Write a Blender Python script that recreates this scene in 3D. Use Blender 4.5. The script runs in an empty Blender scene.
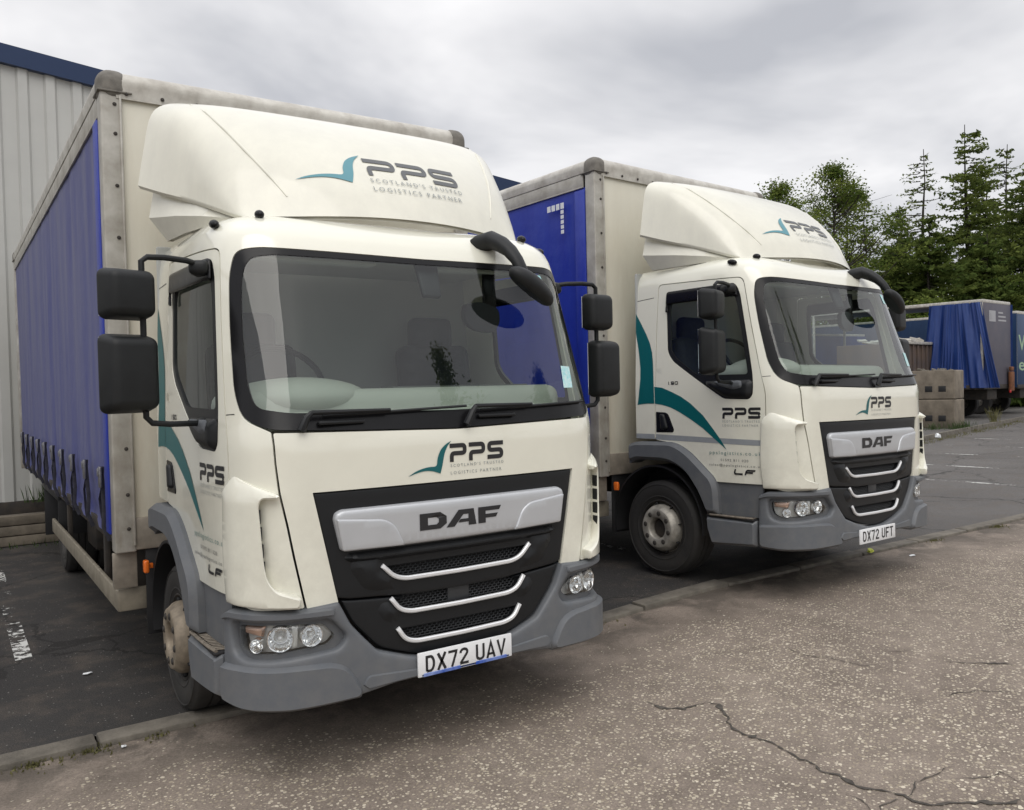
import bpy, bmesh, math, random, bisect
from math import pi, sin, cos, radians, hypot, sqrt
from mathutils import Vector, Matrix, Euler
from mathutils.geometry import delaunay_2d_cdt
from mathutils.bvhtree import BVHTree

scene = bpy.context.scene
C = scene.collection
# ------------------------------------------------------------------ camera
cam_data = bpy.data.cameras.new('camera')
cam = bpy.data.objects.new('camera', cam_data)
C.objects.link(cam)
cam.location = (-2.036, -3.48, 1.74)
cam.rotation_euler = (radians(88.64), radians(1.33), radians(-34.14))
cam_data.sensor_width = 36.0
cam_data.lens = 836.5 / 1024 * 36
cam_data.clip_start = 0.05
cam_data.clip_end = 3000
scene.camera = cam
# ------------------------------------------------------------------ world: nishita sky behind a layer of cloud
SUN_EL, SUN_AZ = radians(52), radians(215)      # azimuth measured from +y clockwise
world = bpy.data.worlds.new('World')
scene.world = world
world.use_nodes = True
wn, wl = world.node_tree.nodes, world.node_tree.links
wn.clear()
w_out = wn.new('ShaderNodeOutputWorld')
w_bg = wn.new('ShaderNodeBackground')
w_bg.inputs['Strength'].default_value = 0.10
w_sky = wn.new('ShaderNodeTexSky')
w_sky.sky_type = 'NISHITA'
w_sky.sun_disc = False
w_sky.sun_elevation = SUN_EL
w_sky.sun_rotation = SUN_AZ
w_tc = wn.new('ShaderNodeTexCoord')
w_sep = wn.new('ShaderNodeSeparateXYZ')
wl.new(w_tc.outputs['Generated'], w_sep.inputs[0])
# project the view direction onto a cloud deck: (x,y)/(z+.12)
w_add = wn.new('ShaderNodeMath'); w_add.operation = 'ADD'; w_add.inputs[1].default_value = 0.16
w_max = wn.new('ShaderNodeMath'); w_max.operation = 'MAXIMUM'; w_max.inputs[1].default_value = 0.03
wl.new(w_sep.outputs['Z'], w_add.inputs[0]); wl.new(w_add.outputs[0], w_max.inputs[0])
w_dx = wn.new('ShaderNodeMath'); w_dx.operation = 'DIVIDE'
w_dy = wn.new('ShaderNodeMath'); w_dy.operation = 'DIVIDE'
wl.new(w_sep.outputs['X'], w_dx.inputs[0]); wl.new(w_max.outputs[0], w_dx.inputs[1])
wl.new(w_sep.outputs['Y'], w_dy.inputs[0]); wl.new(w_max.outputs[0], w_dy.inputs[1])
w_cmb = wn.new('ShaderNodeCombineXYZ')
wl.new(w_dx.outputs[0], w_cmb.inputs[0]); wl.new(w_dy.outputs[0], w_cmb.inputs[1])
w_n = wn.new('ShaderNodeTexNoise')
w_n.inputs['Scale'].default_value = 1.05
w_n.inputs['Detail'].default_value = 5
w_n.inputs['Roughness'].default_value = 0.52
w_n.inputs['Distortion'].default_value = 0.25
w_map = wn.new('ShaderNodeMapping'); w_map.inputs['Location'].default_value = (1.3, 0.4, 0)
wl.new(w_cmb.outputs[0], w_map.inputs[0]); wl.new(w_map.outputs[0], w_n.inputs['Vector'])
w_r = wn.new('ShaderNodeValToRGB')
w_r.color_ramp.elements[0].position = 0.36
w_r.color_ramp.elements[0].color = (4.9, 4.98, 5.3, 1)
w_r.color_ramp.elements[1].position = 0.62
w_r.color_ramp.elements[1].color = (8.9, 8.8, 8.85, 1)
wl.new(w_n.outputs['Fac'], w_r.inputs[0])
w_mix = wn.new('ShaderNodeMixRGB')
w_mix.inputs[0].default_value = 0.93
# an overcast sky is brighter overhead than at the horizon
w_lum = wn.new('ShaderNodeMapRange'); w_lum.inputs['From Min'].default_value = 0.38; w_lum.inputs['From Max'].default_value = 0.95
w_lum.inputs['To Min'].default_value = 1.0; w_lum.inputs['To Max'].default_value = 1.9
wl.new(w_sep.outputs['Z'], w_lum.inputs['Value'])
w_mul = wn.new('ShaderNodeMixRGB'); w_mul.blend_type = 'MULTIPLY'; w_mul.inputs[0].default_value = 1.0
wl.new(w_sky.outputs[0], w_mix.inputs[1]); wl.new(w_r.outputs[0], w_mul.inputs[1]); wl.new(w_lum.outputs[0], w_mul.inputs[2]); wl.new(w_mul.outputs[0], w_mix.inputs[2])
wl.new(w_mix.outputs[0], w_bg.inputs[0]); wl.new(w_bg.outputs[0], w_out.inputs[0])
# ------------------------------------------------------------------ sun (veiled by cloud)
sun_d = bpy.data.lights.new('sun', 'SUN')
sun_d.energy = 1.0
sun_d.angle = radians(45)
sun_d.color = (1.0, 0.96, 0.9)
sun = bpy.data.objects.new('sun', sun_d)
C.objects.link(sun)
sd = Vector((sin(SUN_AZ)*cos(SUN_EL), cos(SUN_AZ)*cos(SUN_EL), sin(SUN_EL)))
sun.rotation_euler = sd.to_track_quat('Z', 'Y').to_euler()
# ------------------------------------------------------------------ exposure
scene.view_settings.view_transform = 'Standard'
scene.view_settings.look = 'None'
scene.view_settings.exposure = 0.17
scene.view_settings.gamma = 1.0
scene.view_settings.use_curve_mapping = False
scene.render.resolution_x = 1024
scene.render.resolution_y = 810
scene.render.engine = 'CYCLES'
scene.cycles.max_bounces = 8
scene.cycles.transparent_max_bounces = 12

# ------------------------------------------------------------------ materials
def mat(name, col=(.5,.5,.5), rough=.5, metal=0.0, spec=.5, coat=0.0, var=0.0, vscale=6.0, bump=0.0, bscale=60.0, col2=None, emit=None, coord='Object'):
    m = bpy.data.materials.new(name); m.use_nodes = True
    nt = m.node_tree; n = nt.nodes; l = nt.links
    b = n['Principled BSDF']
    b.inputs['Base Color'].default_value = (*col, 1)
    b.inputs['Roughness'].default_value = rough
    b.inputs['Metallic'].default_value = metal
    b.inputs['Specular IOR Level'].default_value = spec
    b.inputs['Coat Weight'].default_value = coat
    b.inputs['Coat Roughness'].default_value = .06
    if var > 0 or col2:
        tc = n.new('ShaderNodeTexCoord')
        no = n.new('ShaderNodeTexNoise'); no.inputs['Scale'].default_value = vscale; no.inputs['Detail'].default_value = 5; no.inputs['Roughness'].default_value = .6
        l.new(tc.outputs[coord], no.inputs['Vector'])
        r = n.new('ShaderNodeValToRGB'); r.color_ramp.elements[0].position = .34; r.color_ramp.elements[1].position = .68
        c2 = col2 if col2 else tuple(c*(1-var) for c in col)
        r.color_ramp.elements[0].color = (*c2, 1); r.color_ramp.elements[1].color = (*col, 1)
        l.new(no.outputs['Fac'], r.inputs[0]); l.new(r.outputs[0], b.inputs['Base Color'])
    if bump > 0:
        tc = n.new('ShaderNodeTexCoord')
        no = n.new('ShaderNodeTexNoise'); no.inputs['Scale'].default_value = bscale; no.inputs['Detail'].default_value = 4
        l.new(tc.outputs[coord], no.inputs['Vector'])
        bp = n.new('ShaderNodeBump'); bp.inputs['Strength'].default_value = bump; bp.inputs['Distance'].default_value = .01
        l.new(no.outputs['Fac'], bp.inputs['Height']); l.new(bp.outputs[0], b.inputs['Normal'])
    if emit:
        b.inputs['Emission Color'].default_value = (*emit[0], 1); b.inputs['Emission Strength'].default_value = emit[1]
    return m

def dirty(m, col, amount=.5, z0=0.0, z1=1.0, scale=9.0, streak=(1,1,1)):
    """road grime: a brown film broken up by noise, thicker towards the wheels (height measured on the object)"""
    nt = m.node_tree; n = nt.nodes; l = nt.links; b = n['Principled BSDF']
    tc = n.new('ShaderNodeTexCoord'); sp = n.new('ShaderNodeSeparateXYZ'); l.new(tc.outputs['Object'], sp.inputs[0])
    mr = n.new('ShaderNodeMapRange'); mr.inputs['From Min'].default_value = z0; mr.inputs['From Max'].default_value = z1
    mr.inputs['To Min'].default_value = 1; mr.inputs['To Max'].default_value = 0
    l.new(sp.outputs['Z'], mr.inputs['Value'])
    mp = n.new('ShaderNodeMapping'); mp.inputs['Scale'].default_value = streak; l.new(tc.outputs['Object'], mp.inputs[0])
    no = n.new('ShaderNodeTexNoise'); no.inputs['Scale'].default_value = scale; no.inputs['Detail'].default_value = 8; no.inputs['Roughness'].default_value = .7
    l.new(mp.outputs[0], no.inputs['Vector'])
    r = n.new('ShaderNodeValToRGB'); r.color_ramp.elements[0].position = .35; r.color_ramp.elements[1].position = .75
    l.new(no.outputs['Fac'], r.inputs[0])
    mu = n.new('ShaderNodeMath'); mu.operation = 'MULTIPLY'; l.new(mr.outputs[0], mu.inputs[0]); l.new(r.outputs[0], mu.inputs[1])
    m2 = n.new('ShaderNodeMath'); m2.operation = 'MULTIPLY'; m2.inputs[1].default_value = amount; l.new(mu.outputs[0], m2.inputs[0])
    mx = n.new('ShaderNodeMixRGB'); mx.inputs[2].default_value = (*col, 1); l.new(m2.outputs[0], mx.inputs[0])
    src = b.inputs['Base Color'].links[0].from_socket if b.inputs['Base Color'].links else None
    if src: l.new(src, mx.inputs[1])
    else: mx.inputs[1].default_value = b.inputs['Base Color'].default_value
    l.new(mx.outputs[0], b.inputs['Base Color'])
    return m

M = {}
M['paint'] = dirty(mat('ivory_paint', (.82,.81,.70), .18, coat=1.0, var=.03, vscale=3, bump=.01, bscale=3), (.36,.33,.27), .5, .7, 1.5, 5)
M['deflector'] = dirty(mat('ivory_fibreglass', (.77,.755,.65), .30, coat=.4, var=.05, vscale=5), (.45,.44,.40), .35, 2.4, 4.2, 7, (1,1,.4))
M['grey'] = dirty(mat('grey_bumper_plastic', (.118,.128,.142), .5, var=.06, vscale=8, bump=.03, bscale=300), (.25,.235,.21), .35, .2, 1.3, 10)
M['arch'] = dirty(mat('grey_arch_plastic', (.108,.117,.130), .55, var=.1, vscale=8, bump=.05, bscale=300), (.22,.20,.17), .5, .2, 1.3, 8)
M['tread'] = mat('worn_step_metal', (.30,.26,.21), .6, .4, var=.5, vscale=25)
M['black'] = mat('black_plastic', (.011,.012,.0135), .42, spec=.35, bump=.03, bscale=250)
M['gloss_black'] = mat('gloss_black', (.008,.008,.009), .22, spec=.25)
M['sill'] = dirty(mat('muddy_sill_steel', (.34,.30,.245), .6, .1, var=.4, vscale=7), (.12,.095,.07), .8, .3, 1.6, 8)
M['mirror_shell'] = mat('black_mirror_plastic', (.012,.0135,.0145), .5, spec=.35, bump=.08, bscale=350, var=.3, vscale=10)
M['rubber'] = mat('black_rubber', (.012,.012,.013), .6)
M['tyre'] = dirty(mat('tyre_rubber', (.022,.021,.02), .75, bump=.15, bscale=90), (.085,.075,.062), .7, -.5, .6, 9)
M['rim_dark'] = mat('dark_wheel_rim', (.06,.055,.05), .6, .3, var=.5, vscale=14)
M['rim'] = mat('grey_wheel_steel', (.52,.49,.43), .5, .35, var=.55, vscale=12, bump=.1, bscale=60)
M['rim_brown'] = mat('brown_dusted_wheel_steel', (.36,.30,.225), .6, .25, var=.5, vscale=12, bump=.1, bscale=60)
M['rim_dirty'] = mat('rusty_wheel_steel', (.30,.27,.22), .65, .1, var=.5, vscale=14, col2=(.13,.09,.06))
M['dark_metal'] = mat('dark_chassis_steel', (.03,.028,.026), .65, .2, var=.5, vscale=8, col2=(.06,.048,.038))
M['silver'] = mat('silver_badge_paint', (.55,.565,.585), .38, .35, var=.05, vscale=8)
M['chrome'] = mat('satin_chrome', (.82,.83,.84), .3, .35)
M['letter'] = mat('black_vinyl', (.02,.02,.022), .4)
M['letter_grey'] = mat('grey_vinyl', (.10,.105,.11), .45)
M['text_grey'] = mat('fine_grey_vinyl', (.26,.28,.28), .45)
M['text_pale'] = mat('pale_green_vinyl', (.10,.21,.20), .45)
M['teal'] = mat('teal_vinyl', (.004,.115,.125), .35)
M['teal_faded'] = mat('faded_teal_vinyl', (.09,.27,.32), .4)
M['stripe'] = mat('grey_reflective_tape', (.30,.32,.34), .45, var=.1, vscale=20)
M['plate'] = mat('white_plate_plastic', (.82,.83,.84), .25, var=.03, vscale=30)
M['plate_blue'] = mat('blue_plate_edge', (.03,.09,.42), .3, col2=(.25,.33,.6), vscale=14)
M['front_panel'] = dirty(mat('cream_body_panel', (.70,.675,.57), .42, var=.06, vscale=2.5), (.40,.32,.21), .75, .8, 4.6, 2.4, (1,1,.22))
M['alu'] = dirty(mat('dirty_white_post', (.50,.485,.44), .45, .15, var=.35, vscale=7, col2=(.33,.31,.27)), (.22,.185,.14), .9, .6, 2.2, 9, (1.5,1.5,.5))
M['rail'] = mat('dirty_white_rail', (.62,.60,.545), .42, .1, col2=(.40,.375,.33), var=.3, vscale=9)
M['cap'] = mat('weathered_grey_cap', (.21,.195,.17), .7, var=.4, vscale=16, bump=.2, bscale=40)
M['guard'] = mat('galvanised_side_guard', (.36,.32,.25), .5, .4, var=.35, vscale=9)
M['buckle'] = mat('dull_zinc_buckle', (.30,.30,.31), .4, .8, var=.4, vscale=30)
M['strap'] = mat('dark_strap', (.035,.035,.05), .7, var=.5, vscale=30)
M['dash'] = mat('beige_dashboard', (.40,.41,.36), .7)
M['dash_dark'] = mat('dark_dashboard', (.06,.065,.06), .7)
M['seat'] = mat('dark_grey_seat_cloth', (.035,.04,.045), .9, var=.3, vscale=20)
M['lining'] = mat('grey_cab_lining', (.42,.43,.41), .9)
M['sticker'] = mat('cyan_sticker', (.25,.62,.66), .4, col2=(.6,.75,.75), vscale=60)
M['white_mark'] = mat('reflective_white_tape', (.75,.77,.78), .35)
M['amber'] = mat('amber_lens', (.75,.16,.02), .2)
M['reflector'] = mat('lamp_reflector', (.92,.92,.92), .08, 1.0)
M['amber_refl'] = mat('indicator_bulb_cover', (.80,.50,.36), .2, .4)
M['lamp_body'] = mat('lamp_housing_silver', (.80,.80,.78), .25, .2)
M['concrete'] = dirty(mat('weathered_concrete', (.29,.245,.19), .9, var=.45, vscale=2.2, bump=.5, bscale=14), (.07,.06,.045), .6, 0, 2.6, 3, (1,1,.4))

def glass_mat(name, tint, refl=1.0, ior=1.5, gloss_rough=.0):
    m = bpy.data.materials.new(name); m.use_nodes = True
    nt = m.node_tree; n = nt.nodes; l = nt.links; n.clear()
    o = n.new('ShaderNodeOutputMaterial'); mx = n.new('ShaderNodeMixShader')
    t = n.new('ShaderNodeBsdfTransparent'); t.inputs[0].default_value = (*tint, 1)
    g = n.new('ShaderNodeBsdfGlossy'); g.inputs['Roughness'].default_value = gloss_rough
    lw = n.new('ShaderNodeLayerWeight'); lw.inputs['Blend'].default_value = .5
    pw = n.new('ShaderNodeMath'); pw.operation = 'POWER'; pw.inputs[1].default_value = 5; l.new(lw.outputs['Facing'], pw.inputs[0])
    f = n.new('ShaderNodeMath'); f.operation = 'MULTIPLY_ADD'; f.inputs[1].default_value = .957; f.inputs[2].default_value = .043; l.new(pw.outputs[0], f.inputs[0])
    mu = n.new('ShaderNodeMath'); mu.operation = 'MULTIPLY'; mu.inputs[1].default_value = refl; mu.use_clamp = True
    l.new(f.outputs[0], mu.inputs[0]); l.new(mu.outputs[0], mx.inputs[0])
    l.new(t.outputs[0], mx.inputs[1]); l.new(g.outputs[0], mx.inputs[2]); l.new(mx.outputs[0], o.inputs[0])
    return m
M['glass'] = glass_mat('windscreen_glass', (.78,.85,.82), 1.75, 1.52, .004)
M['side_glass'] = glass_mat('tinted_side_glass', (.80,.86,.86), 1.1, 1.52)
M['lens'] = glass_mat('clear_lamp_lens', (.92,.93,.93), 1.6, 1.5, .02)
M['mirror'] = mat('mirror_glass', (.8,.8,.82), .03, 1.0)

def curtain_mat(name, col, fade, streak=8.0):
    m = mat(name, col, .42, spec=.6)
    nt = m.node_tree; n = nt.nodes; l = nt.links; b = n['Principled BSDF']
    tc = n.new('ShaderNodeTexCoord'); mp = n.new('ShaderNodeMapping'); mp.inputs['Scale'].default_value = (1, 1, .12)
    l.new(tc.outputs['Object'], mp.inputs[0])
    no = n.new('ShaderNodeTexNoise'); no.inputs['Scale'].default_value = streak; no.inputs['Detail'].default_value = 6; no.inputs['Roughness'].default_value = .65
    l.new(mp.outputs[0], no.inputs['Vector'])
    r = n.new('ShaderNodeValToRGB'); r.color_ramp.elements[0].position = .35; r.color_ramp.elements[1].position = .75
    r.color_ramp.elements[0].color = (*col, 1); r.color_ramp.elements[1].color = (*fade, 1)
    l.new(no.outputs['Fac'], r.inputs[0]); l.new(r.outputs[0], b.inputs['Base Color'])
    n2 = n.new('ShaderNodeTexNoise'); n2.inputs['Scale'].default_value = 5; n2.inputs['Detail'].default_value = 4
    l.new(tc.outputs['Object'], n2.inputs['Vector'])
    bp = n.new('ShaderNodeBump'); bp.inputs['Strength'].default_value = .25; bp.inputs['Distance'].default_value = .03
    l.new(n2.outputs['Fac'], bp.inputs['Height']); l.new(bp.outputs[0], b.inputs['Normal'])
    return m
M['curtain'] = curtain_mat('blue_pvc_curtain', (.012,.03,.33), (.022,.05,.36))
M['curtain_dusty'] = curtain_mat('dusty_blue_pvc_curtain', (.032,.043,.22), (.115,.12,.235), 5)
M['curtain_far'] = curtain_mat('blue_tarpaulin', (.010,.035,.17), (.022,.06,.23))

# ------------------------------------------------------------------ object helpers
def tag(o, label=None, cat=None, group=None, kind=None):
    if label: o['label'] = label
    if cat: o['category'] = cat
    if group: o['group'] = group
    if kind: o['kind'] = kind
    return o
def empty(name, label, cat, loc=(0,0,0), rot=(0,0,0), group=None):
    o = bpy.data.objects.new(name, None); C.objects.link(o)
    o.empty_display_size = .2
    o.location = loc; o.rotation_euler = rot
    return tag(o, label, cat, group)
def link(name, me, materials, parent=None, sharp=35):
    for mm in (materials if isinstance(materials, (list, tuple)) else [materials]): me.materials.append(mm)
    me.polygons.foreach_set('use_smooth', [True]*len(me.polygons))
    if sharp: me.set_sharp_from_angle(angle=radians(sharp))
    o = bpy.data.objects.new(name, me); C.objects.link(o)
    if parent: o.parent = parent
    return o
def pydata(name, vs, fs, m, parent=None, sharp=35, mi=None):
    me = bpy.data.meshes.new(name); me.from_pydata(vs, [], fs); me.update()
    if mi: me.polygons.foreach_set('material_index', mi)
    return link(name, me, m, parent, sharp)
def obj(name, bm, m, parent=None, sharp=35, normals=True):
    if normals: bmesh.ops.recalc_face_normals(bm, faces=bm.faces)
    me = bpy.data.meshes.new(name); bm.to_mesh(me); bm.free(); me.update()
    return link(name, me, m, parent, sharp)
def BM(): return bmesh.new()
def rbox(bm, c, s, b=.004, seg=2, rot=None, mi=0, shape=None):
    """chamfered box, centre c, size s; shape(v) may taper it"""
    t = bmesh.new(); bmesh.ops.create_cube(t, size=1)
    for v in t.verts:
        v.co = Vector((v.co.x*s[0], v.co.y*s[1], v.co.z*s[2]))
        if shape: v.co = Vector(shape(v.co))
    if b > 0: bmesh.ops.bevel(t, geom=list(t.edges), offset=b, segments=seg, profile=.5, affect='EDGES')
    if rot: bmesh.ops.transform(t, matrix=Euler(rot).to_matrix().to_4x4(), verts=t.verts)
    bmesh.ops.translate(t, vec=c, verts=t.verts)
    for f in t.faces: f.material_index = mi
    me = bpy.data.meshes.new('t'); t.to_mesh(me); t.free(); bm.from_mesh(me); bpy.data.meshes.remove(me)
    return bm
def tube(bm, pts, r, n=10, cap=True, mi=0, flat=1.0):
    pts = [Vector(p) for p in pts]; rr = r if isinstance(r, (list, tuple)) else [r]*len(pts)
    rings = []; up = None
    for i, p in enumerate(pts):
        d = (pts[min(i+1, len(pts)-1)] - pts[max(i-1, 0)]).normalized()
        if up is None:
            up = d.cross(Vector((0,0,1)))
            if up.length < .1: up = d.cross(Vector((0,1,0)))
            up.normalize()
        u = (up - d*up.dot(d)).normalized(); up = u; w = d.cross(u)
        rings.append([bm.verts.new(p + u*cos(2*pi*k/n)*rr[i] + w*sin(2*pi*k/n)*rr[i]*flat) for k in range(n)])
    for a, b in zip(rings, rings[1:]):
        for k in range(n):
            f = bm.faces.new((a[k], a[(k+1)%n], b[(k+1)%n], b[k])); f.material_index = mi
    if cap:
        for rg in (rings[0][::-1], rings[-1]):
            f = bm.faces.new(rg); f.material_index = mi
    return bm
def lathe(bm, prof, c, axis='x', n=32, mi=0, a0=0, a1=2*pi, sgn=1):
    """prof: (radius, offset along axis)"""
    full = abs(a1-a0-2*pi) < 1e-6; m = n if full else n+1; rings = []
    for r, t in prof:
        ring = []
        for k in range(m):
            a = a0 + (a1-a0)*k/n
            if axis == 'x': p = (c[0]+sgn*t, c[1]+r*cos(a), c[2]+r*sin(a))
            elif axis == 'y': p = (c[0]+r*cos(a), c[1]+sgn*t, c[2]+r*sin(a))
            else: p = (c[0]+r*cos(a), c[1]+r*sin(a), c[2]+sgn*t)
            ring.append(bm.verts.new(p))
        rings.append(ring)
    for a, b in zip(rings, rings[1:]):
        for k in range(m if full else m-1):
            f = bm.faces.new((a[k], a[(k+1)%m], b[(k+1)%m], b[k])); f.material_index = mi
    return bm
def prism(bm, poly, fn, t, mi=0):
    """extrude a 2-D polygon: fn(u,w,d) -> 3-D, d from 0 to t"""
    a = [bm.verts.new(fn(u, w, 0)) for u, w in poly]; b = [bm.verts.new(fn(u, w, t)) for u, w in poly]
    fs = [bm.faces.new(a), bm.faces.new(b[::-1])]
    for i in range(len(poly)):
        j = (i+1) % len(poly); fs.append(bm.faces.new((a[j], a[i], b[i], b[j])))
    for f in fs: f.material_index = mi
    return bm

# ------------------------------------------------------------------ 2-D helpers
def fillet(poly, r=.02, n=5):
    out = []; N = len(poly)
    for i in range(N):
        p = poly[i]; rr = p[2] if len(p) > 2 else r
        P = Vector(p[:2]); A = Vector(poly[i-1][:2]); B = Vector(poly[(i+1) % N][:2])
        a = (A-P); b = (B-P); la, lb = a.length, b.length
        if rr <= 0 or la < 1e-6 or lb < 1e-6: out.append((P.x, P.y)); continue
        k = min(rr, la*.45, lb*.45)
        p0 = P + a/la*k; p1 = P + b/lb*k
        for j in range(n+1):
            t = j/n; q = p0*(1-t)**2 + P*2*t*(1-t) + p1*t*t
            out.append((q.x, q.y))
    return out
def resample(poly, d):
    out = []; N = len(poly)
    for i in range(N):
        a, b = poly[i], poly[(i+1) % N]; L = hypot(b[0]-a[0], b[1]-a[1]); k = max(1, int(L/d + .5)) if L > 1e-5 else 0
        for j in range(k): out.append((a[0]+(b[0]-a[0])*j/k, a[1]+(b[1]-a[1])*j/k))
    return out
def area(p): return sum(p[i-1][0]*p[i][1]-p[i][0]*p[i-1][1] for i in range(len(p)))/2
def inside(x, y, poly):
    c = False; j = len(poly)-1
    for i in range(len(poly)):
        xi, yi = poly[i]; xj, yj = poly[j]
        if (yi > y) != (yj > y) and x < (xj-xi)*(y-yi)/(yj-yi)+xi: c = not c
        j = i
    return c
def pdist(x, y, poly):
    m = 1e9
    for i in range(len(poly)):
        ax, ay = poly[i-1]; bx, by = poly[i]; dx, dy = bx-ax, by-ay; L = dx*dx+dy*dy
        t = 0 if L == 0 else max(0, min(1, ((x-ax)*dx+(y-ay)*dy)/L))
        m = min(m, hypot(x-ax-t*dx, y-ay-t*dy))
    return m
def mir(p): return [(-a[0],)+tuple(a[1:]) for a in p][::-1]
def sym(half):
    """half outline from the centre line round to the centre line (x >= 0), mirrored and closed"""
    return half + [(-a[0],)+tuple(a[1:]) for a in half[::-1] if a[0] > 1e-6]

def cr(xs,ys,x):
    # Catmull-Rom / cubic hermite interpolation, non-uniform, monotone-limited
    n=len(xs)
    if x<=xs[0]: return ys[0]+(ys[1]-ys[0])/(xs[1]-xs[0])*(x-xs[0])
    if x>=xs[-1]: return ys[-1]+(ys[-1]-ys[-2])/(xs[-1]-xs[-2])*(x-xs[-1])
    i=bisect.bisect_right(xs,x)-1
    h=xs[i+1]-xs[i]; d=(ys[i+1]-ys[i])/h
    def m(j):
        if j==0: return (ys[1]-ys[0])/(xs[1]-xs[0])
        if j==n-1: return (ys[-1]-ys[-2])/(xs[-1]-xs[-2])
        a=(ys[j]-ys[j-1])/(xs[j]-xs[j-1]); b=(ys[j+1]-ys[j])/(xs[j+1]-xs[j])
        if a*b<=0: return 0.0
        return 2*a*b/(a+b)
    t=(x-xs[i])/h; m0=m(i);m1=m(i+1)
    return (2*t**3-3*t*t+1)*ys[i]+(t**3-2*t*t+t)*h*m0+(-2*t**3+3*t*t)*ys[i+1]+(t**3-t*t)*h*m1
SEC=[(0,0),(.3,.004),(.6,.018),(.72,.030),(.82,.053),(.89,.093),(.95,.152),(.985,.22),(1.01,.30),(1.028,.42),(1.037,.6),(1.042,.9),(1.045,1.2),(1.045,1.58)]
SS=[0.0]
for a,b in zip(SEC,SEC[1:]): SS.append(SS[-1]+math.hypot(b[0]-a[0],b[1]-a[1]))
SXs=[p[0] for p in SEC]; SYs=[p[1] for p in SEC]
PV=[.2,.8,1.5,1.56,1.62,1.8,2.1,2.41,2.48,2.54,2.60,2.66,2.80,3.3]
PZ=[.2,.8,1.5,1.56,1.62,1.8,2.1,2.41,2.475,2.525,2.565,2.59,2.61,2.62]
PY=[0,0,0,.012,.034,.098,.205,.318,.35,.395,.455,.53,.67,1.1]
PK=[1,1,1,1,.998,.991,.980,.965,.957,.94,.905,.85,.73,.3]
LEN=SS[-1]
def S(s,v):
    a=abs(s); sg=1 if s>=0 else -1
    x=cr(SS,SXs,a); dy=cr(SS,SYs,a)
    y0=cr(PV,PY,v)
    return (sg*x*cr(PV,PK,v), y0+dy*(1.58-y0)/1.58, cr(PV,PZ,v))
def NS(s,v):
    e=1e-3
    a=S(s-e,v);b=S(s+e,v);c=S(s,v-e);d=S(s,v+e)
    u=[b[i]-a[i] for i in range(3)];w=[d[i]-c[i] for i in range(3)]
    n=[u[1]*w[2]-u[2]*w[1],u[2]*w[0]-u[0]*w[2],u[0]*w[1]-u[1]*w[0]]
    l=math.sqrt(sum(q*q for q in n)) or 1
    return [q/l for q in n]
def SO(s,v,o):
    p=S(s,v)
    if o==0: return p
    n=NS(s,v); return (p[0]+n[0]*o,p[1]+n[1]*o,p[2]+n[2]*o)
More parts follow.
